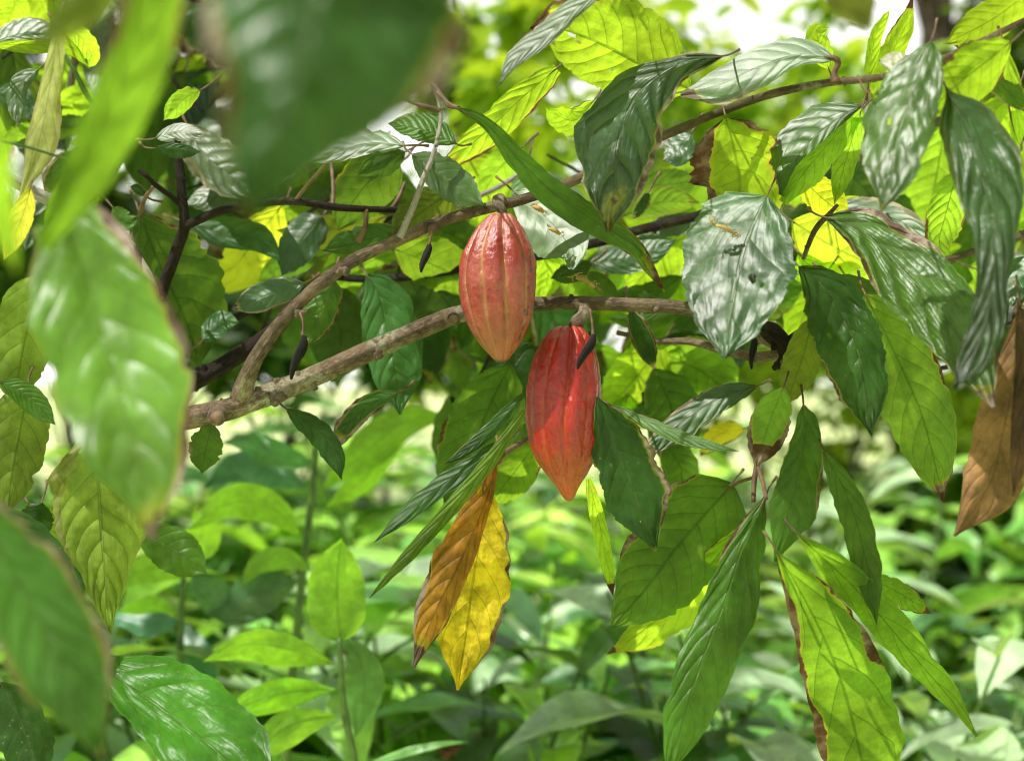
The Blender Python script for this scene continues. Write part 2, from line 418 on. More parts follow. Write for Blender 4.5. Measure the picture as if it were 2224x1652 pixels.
def leaf(parent, mode, mat, tint, burn, D, pts, wa, wb, label=None, t=None, tx=None, fold=(.22, .22), wave=.10, prof='cacao', face=None, holes=(), n=(40, 16), pet=None, jag=.035, arch=0.0, name='leaf', cat=None, petr=4.5, group=None, bow=0.0, rel=1.0):
    leaf_seed[0] += 1
    r = random.Random(leaf_seed[0] * 13 + 5)
    mt, mtx = MODES[mode]
    if mode in 'GL':
        mid_ = pts[len(pts) // 2]
        vv = (Vector((0, 0, CAMZ)) - at(mid_[0], mid_[1], D)).normalized()
        hh = vv + SUN
        k_ = 1.0 if mode == 'G' else .78
        mt, mtx = k_ * hh.z / -hh.y, k_ * hh.x / -hh.y
    t = (mt + r.uniform(-.08, .08)) if t is None else t
    tx = (mtx + r.uniform(-.08, .08)) if tx is None else tx
    face = face or ('under' if mode in 'UTB' else 'top')
    nu, nv = (150, 76) if holes and n == (40, 16) else n
    C = catmull(pts, nu)
    s = D / FPX
    xc = sum(p[0] for p in C) / len(C); yc = sum(p[1] for p in C) / len(C)
    verts, uvs, faces = [], [], []
    ph, sd = r.uniform(0, 6), r.uniform(0, 100)
    kf = r.uniform(9, 15)
    Wm = max(max(wa) if isinstance(wa, (list, tuple)) else wa, max(wb) if isinstance(wb, (list, tuple)) else wb)
    for i in range(nu + 1):
        u = i / nu
        a, c = C[max(i - 1, 0)], C[min(i + 1, nu)]
        dx, dy = c[0] - a[0], c[1] - a[1]
        L = math.hypot(dx, dy) or 1
        nx, ny = dy / L, -dx / L
        p = interp(PROF[prof], u)
        WA = sampled(wa, u) if isinstance(wa, (list, tuple)) else wa * p
        WB = sampled(wb, u) if isinstance(wb, (list, tuple)) else wb * p
        for j in range(nv + 1):
            v = 2 * j / nv - 1
            W = WA if v > 0 else WB
            bite = burn * 1.1 * max(0, mn.noise(Vector((u * 11, sd + 3, 1 if v > 0 else 7))) - .12) * abs(v) ** 3
            bt = min(1.0, .22 + u / .06 * .78) if isinstance(wa, (list, tuple)) and parent is not None else 1.0
            if parent is not None and prof in ('cacao', 'ovate'):
                bite += .5 * max(0, mn.noise(Vector((u * 7 + sd, sd * 2, 2 if v > 0 else 8))) - .42) * abs(v) ** 2
            e = bt - bite + (jag * 2.0 * mn.noise(Vector((u * 16, sd, 1 if v > 0 else 5))) + jag * 1.8 * mn.noise(Vector((u * 45, sd + 9, 1 if v > 0 else 5)))) * abs(v) ** 2
            px = C[i][0] + nx * v * W * e
            py = C[i][1] + ny * v * W * e
            f = fold[0] if v > 0 else fold[1]
            w = abs(W) * s
            dep = D + t * (yc - py) * s + tx * (px - xc) * s + f * abs(v) ** 1.3 * w
            dep += wave * Wm * s * abs(v) ** 2 * math.sin(kf * u + ph + (1.3 if v > 0 else 0)) * math.sin(math.pi * min(1, u + .05))
            dep += arch * Wm * s * (4 * (u - .5) ** 2) + bow * Wm * s * v * abs(v) * math.sin(math.pi * u)
            dep += .13 * Wm * s * mn.noise(Vector((u * 3.2 + sd, v * 1.6, sd))) + .05 * Wm * s * mn.noise(Vector((u * 9 + sd, v * 4, sd)))
            verts.append(at(px, py, dep)); uvs.append((u, .5 + .5 * v))
    for i in range(nu):
        for j in range(nv):
            u, v = (i + .5) / nu, 2 * (j + .5) / nv - 1
            if any(((u - hu) / hr) ** 2 + ((v - hv) / (hr * 2.2)) ** 2 < 1 + .9 * mn.noise(Vector((u * 22, v * 9, sd))) for hu, hv, hr in holes): continue
            q = i * (nv + 1) + j
            faces.append((q, q + 1, q + nv + 2, q + nv + 1))
    llen = sum((verts[(i + 1) * (nv + 1) + nv // 2] - verts[i * (nv + 1) + nv // 2]).length for i in range(nu))
    q = faces[len(faces) // 2]
    nrm = (verts[q[1]] - verts[q[0]]).cross(verts[q[3]] - verts[q[0]])
    tocam = Vector((0, 0, CAMZ)) - verts[q[0]]
    if (nrm.dot(tocam) > 0) != (face == 'top'):
        faces = [f[::-1] for f in faces]
    tcol = T[tint] if isinstance(tint, str) else tint
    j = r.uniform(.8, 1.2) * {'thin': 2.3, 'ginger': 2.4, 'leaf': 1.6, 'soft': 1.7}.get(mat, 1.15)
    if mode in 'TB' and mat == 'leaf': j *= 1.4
    if holes and n == (40, 16): pass
    o = link_mesh(name, verts, faces, M[mat], parent, verts[nv // 2], uvs, color=(tcol[0] * j * r.uniform(.92, 1.08), tcol[1] * j, tcol[2] * j, burn), attrs={'leaf_len': [min(llen, .26) * (rel * .6 if mat == 'glare' and rel == 1.0 else rel)] * len(verts)})
    tag(o, label, cat, group)
    if pet is None and parent is not None and prof != 'lance' and not (1100 < C[0][0] < 1340 and 660 < C[0][1] < 1120):
        dx, dy = C[2][0] - C[0][0], C[2][1] - C[0][1]
        q_ = math.hypot(dx, dy) or 1
        dx, dy = dx / q_, dy / q_
        l_ = r.uniform(30, 46)
        pet = [(C[0][0] - dx * l_ + r.uniform(-8, 8), C[0][1] - dy * l_ - r.uniform(2, 14), verts[nv // 2].y + .06), (C[0][0] - dx * l_ * .5, C[0][1] - dy * l_ * .5 - 2)]
        petr = 2.7
    if pet:
        P0 = verts[nv // 2]
        pp = [(x, y, P0.y + (pet[0][2] - P0.y if len(pet[0]) > 2 else 0) * (1 - k / len(pet))) for k, (x, y, *_) in enumerate(pet)]
        pp.append((C[0][0], C[0][1], P0.y)); pp.append((C[3][0], C[3][1], verts[3 * (nv + 1) + nv // 2].y + .001))
        V, F, U = px_tube(pp, [petr * 1.35, petr * .8, petr * .9, petr * .8, petr * .3], sides=8)
        link_mesh('petiole', V, F, M['petiole'], o, pp and at(*pp[0]), U)
    return o

# ------------------------------------------------------------------ cacao branches
main = empty('cacao_branch', at(380, 905, 1.62), 'stout grey-brown cacao branch, forked, with both ripe pods hanging from it', 'branch')
wood('limb', main, M['bark'], [(330, 922, 1.60), (470, 895, 1.60), (560, 866, 1.61), (660, 826, 1.62), (760, 781, 1.63), (850, 742, 1.645), (940, 703, 1.66), (1000, 682, 1.67), (1080, 668, 1.68), (1160, 661, 1.66), (1250, 657, 1.64), (1350, 661, 1.62), (1470, 667, 1.60), (1560, 690, 1.6), (1640, 722, 1.6), (1700, 752, 1.6)],
     [27, 25, 24, 23, 22, 22, 21, 20, 18, 16, 15, 15, 15, 16, 20, 15], knots=11, sides=20, label='thick lower limb running behind the paler pod')
wood('limb', main, M['bark'], [(522, 866, 1.605), (535, 828, 1.59), (560, 770, 1.58), (612, 698, 1.58), (680, 630, 1.585), (760, 570, 1.59), (850, 528, 1.595), (940, 487, 1.60), (1040, 456, 1.605), (1140, 432, 1.605), (1250, 391, 1.60), (1350, 338, 1.585), (1440, 296, 1.56), (1570, 241, 1.53), (1680, 203, 1.50), (1800, 180, 1.47), (1900, 170, 1.45), (2000, 145, 1.43), (2100, 105, 1.42), (2190, 62, 1.41), (2270, 25, 1.4)],
     [24, 17, 15, 14.5, 14, 13.5, 13, 12.5, 12, 11.5, 11, 10.5, 10, 9, 9, 9, 8, 8, 7.5, 7, 7], knots=15, sides=18, label='slimmer upper limb curving up to the paler pod')
wood('twig', main, M['twigbark'], [(868, 515, 1.59), (885, 478, 1.585), (905, 430, 1.58), (920, 385, 1.58), (938, 345, 1.585), (950, 300, 1.59), (957, 255, 1.6), (949, 208, 1.6), (930, 176, 1.6)], [8.5, 7, 6.5, 6, 5.5, 5, 4.5, 4, 3], knots=9, sides=12, label='pale sunlit upright twig')
wood('twig', main, M['petiole'], [(957, 240, 1.6), (925, 232, 1.6), (890, 220, 1.61), (872, 212, 1.62)], [5, 6, 4.5, 4.5], sides=10)
wood('twig', main, M['petiole'], [(930, 178, 1.6), (945, 188, 1.59), (960, 210, 1.58), (975, 228, 1.56), (995, 234, 1.54)], [4, 4.5, 5, 6, 5], sides=10)
wood('twig', main, M['darkbark'], [(1700, 752, 1.6), (1730, 728, 1.58), (1765, 708, 1.56), (1800, 690, 1.55)], [14, 10, 9, 8], knots=2)
wood('twig', main, M['bark'], [(1700, 765, 1.6), (1650, 775, 1.62), (1580, 762, 1.64), (1500, 742, 1.67), (1420, 740, 1.7), (1340, 722, 1.72)], [13, 11, 10, 8, 6, 5], knots=3)
wood('twig', main, M['darkbark'], [(1640, 705, 1.6), (1690, 735, 1.59), (1705, 775, 1.59), (1680, 800, 1.6)], [18, 24, 16, 6], knots=6, rough=.2)
wood('twig', main, M['petiole'], [(1700, 780, 1.59), (1710, 840, 1.56), (1660, 960, 1.54), (1640, 1030, 1.53), (1636, 1090, 1.52)], [7, 6, 6, 6.5, 5], knots=1)
wood('twig', main, M['petiole'], [(1640, 1000, 1.53), (1655, 1040, 1.5), (1664, 1082, 1.46)], [5, 5, 4.5], sides=8)
wood('twig', main, M['petiole'], [(1640, 1035, 1.53), (1610, 1045, 1.58), (1584, 1056, 1.64)], [4, 4, 4.5], sides=8)
wood('twig', main, M['petiole'], [(1150, 950, 1.68), (1110, 975, 1.62), (1080, 1000, 1.55), (1060, 1040, 1.56)], [6, 6, 6, 4], knots=1)
for (x, y, Y, ax, ay, r_) in [(470, 906, 1.57, -.1, .12, 17), (984, 692, 1.640, .2, .1, 13)]:
    V, F, U = px_tube([(x - ax * 30, y - ay * 60, Y + .02), (x, y, Y), (x + ax * 8, y + ay * 8, Y - .012)], [r_ * 1.25, r_ * 1.15, r_], sides=16, n=8, rough=.12)
    k = link_mesh('pruned_stub', V, F, M['bark'], main, at(x, y, Y), U)
    V, F, U = px_tube([(x + ax * 7, y + ay * 7, Y - .0135), (x + ax * 8, y + ay * 8, Y - .0145)], [r_ * .78, r_ * .6], sides=16, n=4, rough=.15)
    link_mesh('cut_face', V, F, M['cutwood'], k, at(x, y, Y), U)

rear = empty('cacao_branch', at(1500, 475, 1.78), 'thin dark cacao branch in shade behind the two pods', 'branch')
wood('limb', rear, M['darkbark'], [(1540, 462, 1.75), (1500, 473, 1.76), (1400, 497, 1.78), (1300, 526, 1.8), (1170, 556, 1.82), (1010, 582, 1.85), (900, 600, 1.86), (800, 606, 1.88), (720, 600, 1.9)], [11, 11, 11, 10, 9, 9, 9, 9, 8], knots=6)
wood('limb', rear, M['darkbark'], [(390, 845, 1.7), (440, 818, 1.72), (520, 770, 1.75), (590, 722, 1.78), (640, 665, 1.8), (720, 600, 1.88)], [20, 19, 18, 17, 16, 14], knots=5)
wood('twig', rear, M['twigbark'], [(960, 465, 1.75), (1010, 440, 1.76), (1090, 402, 1.78), (1140, 368, 1.8)], [5, 5.5, 5.5, 5], knots=2)
side = empty('cacao_branch', at(350, 640, 1.66), 'dark upright cacao branch with a cut top and a side limb reaching across', 'branch')
wood('limb', side, M['darkbark'], [(335, 690, 1.68), (352, 630, 1.67), (385, 540, 1.66), (400, 490, 1.65), (396, 430, 1.65), (392, 380, 1.65), (386, 330, 1.65), (383, 268, 1.65)], [13, 13, 13, 13, 11, 10, 9, 8], knots=7)
wood('limb', side, M['darkbark'], [(400, 492, 1.65), (430, 478, 1.645), (480, 458, 1.64), (560, 441, 1.64), (640, 437, 1.65), (720, 449, 1.66), (790, 454, 1.67), (880, 456, 1.7)], [10, 9, 9, 8.5, 8, 8, 7, 7], knots=9)
wood('twig', side, M['darkbark'], [(392, 444, 1.65), (370, 425, 1.64), (340, 403, 1.63), (318, 382, 1.62), (302, 370, 1.62)], [7, 6, 6, 5, 5], knots=2)
wood('twig', side, M['petiole'], [(336, 402, 1.63), (318, 425, 1.63), (306, 455, 1.66), (304, 470, 1.68)], [4, 4.5, 5.5, 4.5])
wood('twig', side, M['petiole'], [(640, 437, 1.65), (665, 405, 1.64), (712, 352, 1.62)], [4, 4, 4])
wood('twig', side, M['petiole'], [(722, 449, 1.66), (724, 410, 1.68), (720, 355, 1.7)], [4.5, 4.5, 4.5])
wood('twig', side, M['petiole'], [(795, 455, 1.67), (793, 490, 1.67), (778, 525, 1.68)], [5.5, 5.5, 7])
wood('twig', side, M['petiole'], [(850, 456, 1.7), (866, 430, 1.7), (880, 395, 1.71)], [5.5, 5, 3.5])
pale = empty('cacao_branch', at(20, 385, 1.62), 'pale sunlit cacao branch behind the big blurred leaves', 'branch')
wood('limb', pale, M['twigbark'], [(-40, 350, 1.6), (20, 388, 1.62), (110, 436, 1.64), (190, 472, 1.65), (250, 512, 1.65), (300, 575, 1.64), (330, 650, 1.62), (350, 760, 1.6), (365, 860, 1.6)], [12, 13, 14, 15, 16, 18, 20, 22, 24], knots=6)
wood('twig', pale, M['bark'], [(214, -20, 1.9), (196, 40, 1.9), (168, 110, 1.9), (150, 205, 1.9)], [8, 8, 8, 8], knots=3)
wood('twig', pale, M['greenstem'], [(140, 118, 1.72), (160, 150, 1.72), (185, 200, 1.73), (212, 235, 1.74)], [4, 5, 6, 5])
wood('twig', pale, M['greenstem'], [(-10, 303, 1.3), (60, 320, 1.32), (165, 352, 1.4)], [3, 3, 3.5])
edge = empty('cacao_branch', at(2260, 480, 1.5), 'short brown cacao branch entering from the margin among drooping leaves', 'branch')
wood('limb', edge, M['bark'], [(2290, 470, 1.52), (2200, 520, 1.51), (2120, 545, 1.5), (2060, 562, 1.5), (2020, 568, 1.5)], [10, 9, 8, 7, 6], knots=3)
wood('twig', edge, M['bark'], [(2270, 600, 1.55), (2215, 655, 1.5), (2204, 690, 1.47)], [9, 8, 7], knots=1)
wood('twig', edge, M['bark'], [(1745, 560, 1.62), (1770, 500, 1.55), (1800, 466, 1.52), (1818, 446, 1.5)], [5, 6, 6.5, 4], knots=2)

for (x, y, Y, r_) in [(1084, 440, 1.598, 15), (1268, 668, 1.635, 17), (742, 588, 1.583, 15), (938, 494, 1.595, 12), (600, 862, 1.60, 20), (810, 766, 1.635, 18), (1420, 668, 1.605, 14), (655, 680, 1.577, 12)]:
    r_0 = random.Random(int(x))
    parts = []
    for k in range(5):
        dx, dy = r_0.uniform(-.7, .7) * r_, r_0.uniform(-.3, .5) * r_
        parts.append(px_tube([(x + dx - .5 * r_, y + dy, Y), (x + dx, y + dy, Y - .004), (x + dx + .5 * r_, y + dy, Y)], [r_ * .2, r_ * .55, r_ * .2], sides=9, n=8, rough=.5, seed=k + x))
    V, F, U = merge(parts)
    link_mesh('flower_cushion', V, F, M['bark'], main, at(x, y, Y), U)

# leaves of the main branch ------------------------------------------------
L = leaf
L(main, 'T', 'thin', 'yg', .14, 1.50, [(1500, 196), (1395, 142), (1300, 92), (1210, 60), (1150, 62)], 92, 118, 'large yellow-green leaf lit through from above', t=-.9, tx=.2, holes=[(.45, .45, .012), (.75, .1, .03), (.70, .2, .02)])
L(main, 'G', 'glare', 'grey', .12, 1.42, [(1320, -25), (1250, 20), (1190, 75), (1120, 130), (1082, 188)], 20, 30, 'grey curled-over leaf tip')
L(main, 'T', 'thin', 'yg', .35, 1.66, [(1210, 148), (1130, 215), (1050, 290), (955, 368)], 40, 32, 'long straight translucent leaf', prof='blade', t=-.8, tx=.1)
L(main, 'V', 'leaf', 'gr', .16, 1.50, [(988, 232), (1060, 272), (1130, 350), (1210, 425), (1290, 478), (1370, 528), (1410, 580), (1443, 634)], [8, 14, 20, 26, 30, 30, 22, 14, 2], [8, 12, 22, 32, 36, 34, 26, 16, 2], 'long twisted strap-like leaf crossing the upper limb', t=-.2)
L(main, 'S', 'wax', 'cool', .22, 1.47, [(1570, 122), (1470, 140), (1385, 205), (1345, 300), (1335, 400), (1322, 505)], [12, 40, 78, 92, 62, 4], [8, 18, 60, 98, 72, 5], 'large dark bluish leaf arching down in front of the upper limb', rel=1.6, t=.05, tx=-.2, fold=(.3, .45), wave=.12)
L(main, 'G', 'glare', 'grey', .10, 1.47, [(1815, 128), (1740, 118), (1650, 145), (1560, 185), (1478, 206)], [12, 26, 44, 46, 6], [12, 38, 42, 34, 6], 'pale grey-green leaf laid along the upper limb', pet=[(1815, 178), (1812, 160), (1820, 140)], petr=8)
L(main, 'T', 'thin', 'yg', .16, 1.545, [(1800, 150), (1790, 120), (1775, 75), (1800, 60)], 30, 22, t=-.6)
L(main, 'T', 'thin', 'yg', .42, 1.55, [(1577, 258), (1595, 330), (1607, 400), (1590, 450), (1525, 490)], [40, 98, 105, 85, 20], [40, 98, 112, 80, 10], 'bright leaf with brown spots and scorched margin below the upper limb', t=-.8, tx=.1, prof='ovate', holes=[(.35, .35, .012)])
L(main, 'G', 'glare', 'cool', .20, 1.42, [(1665, 428), (1640, 480), (1612, 553), (1598, 620), (1586, 690), (1572, 778)], [55, 95, 128, 105, 70, 5], [60, 120, 128, 118, 78, 5], 'largest glossy leaf, white with glare, with a ragged brown hole', rel=1.15, holes=[(.5, .28, .035), (.53, .5, .02), (.12, .2, .012)], fold=(.1, .16), wave=.06)
L(main, 'S', 'leaf', 'dk', .20, 1.47, [(1735, 578), (1795, 628), (1843, 715), (1876, 815), (1893, 946)], 62, 82, 'dark green drooping leaf with tan scorched margin', t=.25, tx=-.1, holes=[(.42, -.55, .02)])
L(main, 'U', 'leaf', 'gr', .2, 1.60, [(1800, 600), (1900, 680), (1965, 750), (2015, 822)], 58, 55, t=-.2)
L(main, 'T', 'leaf', 'lg', .22, 1.55, [(1880, 640), (1950, 780), (2002, 900), (2035, 1025), (2050, 1092)], 78, 84, 'yellow-green drooping leaf with a long dry tip', t=-.5, prof='ovate')
L(main, 'L', 'wax', (.05, .14, .014), .15, 1.40, [(1785, 470), (1870, 500), (1950, 575), (2060, 697), (2115, 790), (2158, 884)], [10, 62, 88, 82, 60, 5], [10, 50, 78, 74, 55, 5], 'long glossy ribbed leaf slanting down', rel=1.7)
L(main, 'T', 'leaf', 'olive', .14, 1.52, [(1765, 688), (1742, 780), (1705, 882)], 42, 40, t=-.4)
L(main, 'T', 'leaf', 'lg', .24, 1.47, [(1702, 840), (1670, 920), (1643, 1014)], 46, 42, t=-.3)
L(main, 'S', 'leaf', 'gr', .18, 1.46, [(1745, 880), (1748, 960), (1722, 1080), (1684, 1220)], [20, 48, 60, 4], [12, 38, 46, 4], t=.1, tx=.3)
L(main, 'S', 'leaf', 'gr', .14, 1.45, [(1664, 1075), (1612, 1190), (1572, 1310), (1522, 1440), (1485, 1560), (1448, 1690)], [10, 52, 78, 72, 56, 4], [10, 36, 48, 50, 46, 4], 'longest dark leaf hanging at the bottom of the frame', rel=1.4, t=.15, tx=.45, fold=(.1, .45))
L(main, 'T', 'thin', 'lg', .18, 1.50, [(1685, 1195), (1747, 1300), (1807, 1426), (1850, 1560), (1900, 1780)], [10, 72, 102, 104, 10], [10, 50, 84, 84, 10], 'broad bright leaf with pale midrib and brown-blotched margin', t=-.85, tx=.1, prof='ovate')
L(main, 'T', 'thin', 'lg', .2, 1.51, [(1728, 1155), (1870, 1290), (1990, 1430), (2075, 1530), (2122, 1598)], [8, 38, 44, 32, 3], [8, 40, 40, 26, 3], 'long narrow leaf reaching toward the corner', t=-.7)
L(main, 'U', 'leaf', 'gr', .16, 1.46, [(1788, 975), (1845, 1090), (1882, 1220), (1905, 1358)], 34, 36, t=-.1)
L(main, 'T', 'thin', 'lg', .26, 1.56, [(1875, 1250), (1950, 1285), (2022, 1332)], 26, 30, t=-.6)
L(main, 'S', 'leaf', 'dk', .26, 1.56, [(1296, 862), (1330, 950), (1375, 1065), (1424, 1196)], [15, 72, 80, 4], [12, 62, 68, 4], 'dark matt leaf beside the red pod', t=.1, tx=.1, holes=[(.8, -.2, .01)])
L(main, 'T', 'leaf', 'gr', .14, 1.66, [(1590, 1050), (1480, 1175), (1400, 1280), (1325, 1365)], 105, 100, 'shaded leaf hanging behind, seen from below', t=-.4, prof='ovate')
L(main, 'B', 'thin', 'yg', .38, 1.72, [(1600, 1150), (1500, 1280), (1400, 1365), (1318, 1420)], 60, 40, t=-1.2)
L(main, 'T', 'thin', 'yg', .18, 1.6, [(1278, 1040), (1300, 1130), (1320, 1230), (1332, 1295)], 16, 18, prof='blade')
L(main, 'L', 'wax', 'cool', .14, 1.62, [(1645, 838), (1560, 865), (1450, 940), (1390, 1000)], 36, 30)
L(main, 'L', 'leaf', 'grey', .2, 1.54, [(1335, 880), (1450, 935), (1530, 962), (1605, 980)], 12, 18)
L(main, 'S', 'leaf', 'dk', .2, 1.66, [(1368, 672), (1395, 740), (1422, 802)], 28, 22)
L(main, 'G', 'glare', 'grey', .2, 1.64, [(1118, 418), (1190, 478), (1240, 545), (1240, 585)], [20, 72, 66, 6], [20, 60, 68, 6], 'grey-white glossy leaf with brown flower litter behind the paler pod', prof='ovate')
L(main, 'S', 'leaf', 'cool', .02, 1.73, [(796, 596), (822, 640), (842, 722), (858, 800), (869, 900)], [22, 66, 72, 56, 3], [14, 48, 60, 50, 3], 'smooth dull green leaf behind the lower limb', t=.3, tx=.1, prof='ovate', jag=.01)
L(main, 'U', 'leaf', 'gr', .10, 1.76, [(1108, 790), (1064, 880), (1020, 985), (965, 1100)], 92, 78, 'dark leaf with small holes between the pods', t=-.3, holes=[(.3, -.55, .008), (.45, -.5, .008), (.55, -.55, .007), (.62, -.4, .007)])
L(main, 'S', 'leaf', 'dk', .05, 1.82, [(1155, 745), (1120, 790), (1085, 850)], 45, 40)
L(main, 'S', 'leaf', 'dk', .14, 1.55, [(1142, 850), (1070, 930), (1005, 985), (960, 1010)], 14, 18)
L(main, 'L', 'leaf', 'cool', .24, 1.54, [(1130, 935), (1040, 1000), (930, 1075), (812, 1178)], 24, 22, 'grey-green folded leaf slanting away below the pods')
L(main, 'V', 'leaf', 'lg', .24, 1.5, [(1140, 890), (1060, 1005), (980, 1100), (900, 1190), (802, 1298)], 18, 16, 'light green narrow curled leaf slanting away below the pods', fold=(.5, .5), prof='blade')
L(main, 'S', 'yellow', 'org', .16, 1.50, [(1078, 990), (1058, 1080), (1000, 1220), (945, 1330), (898, 1450)], [6, 16, 28, 34, 3], [8, 40, 62, 44, 3], 'withered orange-brown leaf', rel=1.6, t=.2, tx=.15, fold=(.5, .3))
L(main, 'T', 'yellow', 'yel', .16, 1.57, [(1050, 1050), (1038, 1180), (1022, 1300), (1008, 1400), (994, 1498)], [18, 66, 84, 64, 3], [18, 66, 86, 62, 3], 'bright yellow dying leaf', t=-.5, tx=.1, prof='ovate')
L(main, 'T', 'thin', 'lg', .12, 1.7, [(1170, 955), (1120, 1020), (1062, 1098)], 48, 40)
L(main, 'S', 'leaf', 'dk', .22, 1.6, [(622, 888), (690, 935), (728, 990), (742, 1042)], 26, 30)
L(main, 'S', 'leaf', 'dk', .30, 1.62, [(868, 850), (800, 880), (750, 930), (712, 990)], 24, 26)
L(main, 'U', 'leaf', 'gr', .3, 1.6, [(462, 920), (448, 970), (438, 1028)], 36, 38)
L(main, 'G', 'glare', 'grey', .26, 1.56, [(880, 316), (800, 312), (730, 332), (668, 352)], 24, 34, 'grey-white leaf tucked under the dark blurred leaf')
L(main, 'L', 'leaf', 'gr', .05, 1.63, [(990, 312), (930, 285), (842, 268)], 26, 36)
L(main, 'U', 'leaf', 'dk', .05, 1.66, [(880, 330), (830, 352), (775, 380)], 34, 26)
L(main, 'S', 'wax', 'gr', .05, 1.6, [(895, 335), (960, 380), (1005, 415), (1052, 448)], 42, 40, t=.35)
L(main, 'U', 'leaf', 'olive', .22, 1.68, [(1000, 408), (930, 450), (842, 520)], 52, 44)
L(main, 'T', 'thin', 'yg', .28, 1.62, [(1290, 218), (1250, 260), (1210, 250), (1185, 232)], 36, 26, t=-.7)
L(main, 'V', 'thin', 'yg', .4, 1.44, [(1886, 185), (1893, 120), (1905, 70), (1932, 22)], 14, 16, prof='blade', t=-.5)
L(main, 'V', 'thin', 'yg', .34, 1.45, [(1905, 215), (1935, 120), (1965, 60), (1982, -5)], [20, 30, 26, 3], [20, 30, 22, 3], t=-.5)
L(main, 'G', 'glare', 'pale', .12, 1.4, [(1988, 152), (1950, 140), (1908, 132)], 22, 26)
L(main, 'L', 'wax', 'gr', .16, 1.30, [(2022, 90), (1985, 190), (1950, 290), (1936, 380), (1915, 460)], [30, 62, 74, 56, 3], [12, 66, 82, 66, 3], 'spotted glossy leaf with a yellow scorched side', holes=[(.5, -.3, .02), (.6, .45, .015)])
L(main, 'T', 'thin', 'yg', .6, 1.34, [(1890, 205), (1915, 235), (1890, 300), (1868, 360)], 30, 16, t=-.5)
L(main, 'T', 'thin', 'yg', .1, 1.36, [(2195, 92), (2120, 150), (2060, 200), (2010, 258)], [12, 58, 60, 8], [20, 62, 50, 8], 'bright leaf folded at the top margin', t=-.7)
L(main, 'T', 'thin', 'yg', .05, 1.42, [(2240, -20), (2150, 45), (2050, 96)], 46, 42)
L(main, 'L', 'wax', 'gr', .08, 1.52, [(1872, 228), (1800, 272), (1740, 332), (1698, 425)], [10, 30, 34, 8], [10, 55, 66, 8])
L(main, 'T', 'thin', 'lg', .06, 1.5, [(1870, 240), (1810, 300), (1750, 370), (1700, 440)], [14, 34, 40, 10], [3, 10, 22, 10], t=-.4)
L(main, 'T', 'thin', 'lg', .12, 1.53, [(1872, 235), (1842, 330), (1812, 445)], 26, 28)
L(main, 'T', 'thin', (.42, .36, .02), .05, 1.62, [(1735, 380), (1780, 425), (1845, 478)], 42, 36, 'yellow-olive leaf between green ones')
L(main, 'B', 'thin', (.42, .42, .05), .02, 1.78, [(1720, 480), (1800, 530), (1890, 575)], 62, 56, 'glowing pale yellow leaf', t=-1.5)

# leaves of the shaded rear branch ------------------------------------------
L(rear, 'T', 'thin', 'lg', .05, 1.84, [(855, 540), (930, 570), (985, 600), (1010, 650)], 62, 52)
L(rear, 'T', 'leaf', 'olive', .05, 1.88, [(840, 470), (760, 490), (680, 505), (600, 500)], 40, 34)
L(rear, 'U', 'leaf', 'dk', .05, 1.9, [(870, 560), (960, 640), (1000, 720)], 70, 90)
L(rear, 'U', 'leaf', 'dk', .05, 1.92, [(690, 620), (740, 720), (720, 830)], 70, 75)
L(rear, 'U', 'leaf', 'gr', .05, 1.9, [(920, 480), (1000, 520), (1040, 560)], 44, 50)
L(rear, 'S', 'wax', 'cool', .05, 1.8, [(700, 470), (650, 530), (612, 600)], 42, 44, prof='ovate')
L(rear, 'S', 'wax', 'cool', .22, 1.68, [(660, 615), (585, 640), (502, 672)], 32, 34, 'dark crinkled glossy leaf')
L(rear, 'S', 'leaf', 'gr', .24, 1.7, [(722, 605), (695, 680), (662, 752)], 38, 40, prof='ovate')
L(rear, 'T', 'thin', 'yg', .08, 1.86, [(1160, 520), (1190, 590), (1170, 660)], 30, 34)
L(rear, 'T', 'thin', 'yg', .08, 1.9, [(1520, 490), (1440, 550), (1360, 640)], 66, 58, 'bright lit-through leaf behind the twisted one')
L(rear, 'L', 'wax', 'cool', .05, 1.82, [(1280, 570), (1370, 560), (1470, 520)], 40, 34)
L(rear, 'L', 'wax', 'grey', .05, 1.86, [(1560, 480), (1450, 490), (1380, 520)], 26, 24)
L(rear, 'U', 'leaf', 'gr', .1, 1.72, [(1275, 590), (1310, 620), (1345, 660)], 20, 20)
L(rear, 'U', 'leaf', 'dk', .35, 1.7, [(1285, 570), (1250, 590), (1196, 604)], 22, 26)
L(rear, 'U', 'leaf', 'gr', .05, 1.9, [(1480, 600), (1400, 650), (1310, 640)], 30, 34)
L(rear, 'T', 'thin', 'yg', .06, 1.92, [(1440, 740), (1380, 820), (1310, 900)], 66, 58, t=-1.2)
L(rear, 'T', 'thin', 'lg', .06, 1.95, [(1430, 760), (1530, 810), (1600, 870)], 70, 64)
L(rear, 'U', 'leaf', 'gr', .05, 1.9, [(1420, 800), (1460, 900), (1440, 1010)], 66, 60)
L(rear, 'U', 'leaf', 'gr', .12, 1.8, [(1440, 960), (1480, 1020), (1470, 1090)], 40, 40)
L(rear, 'T', 'thin', (.45, .25, .02), .3, 1.9, [(1620, 930), (1560, 945), (1520, 990)], 26, 26)
L(rear, 'U', 'leaf', 'gr', .06, 1.8, [(1320, 690), (1400, 700), (1480, 680)], 18, 18)
L(rear, 'T', 'leaf', 'lg', .06, 1.82, [(1350, 470), (1430, 440), (1520, 440)], 36, 30)
L(rear, 'T', 'leaf', 'gr', .06, 1.85, [(1380, 400), (1450, 400), (1520, 390)], 34, 40)
L(rear, 'L', 'wax', 'cool', .1, 1.7, [(1500, 290), (1470, 330), (1440, 350)], 34, 34)
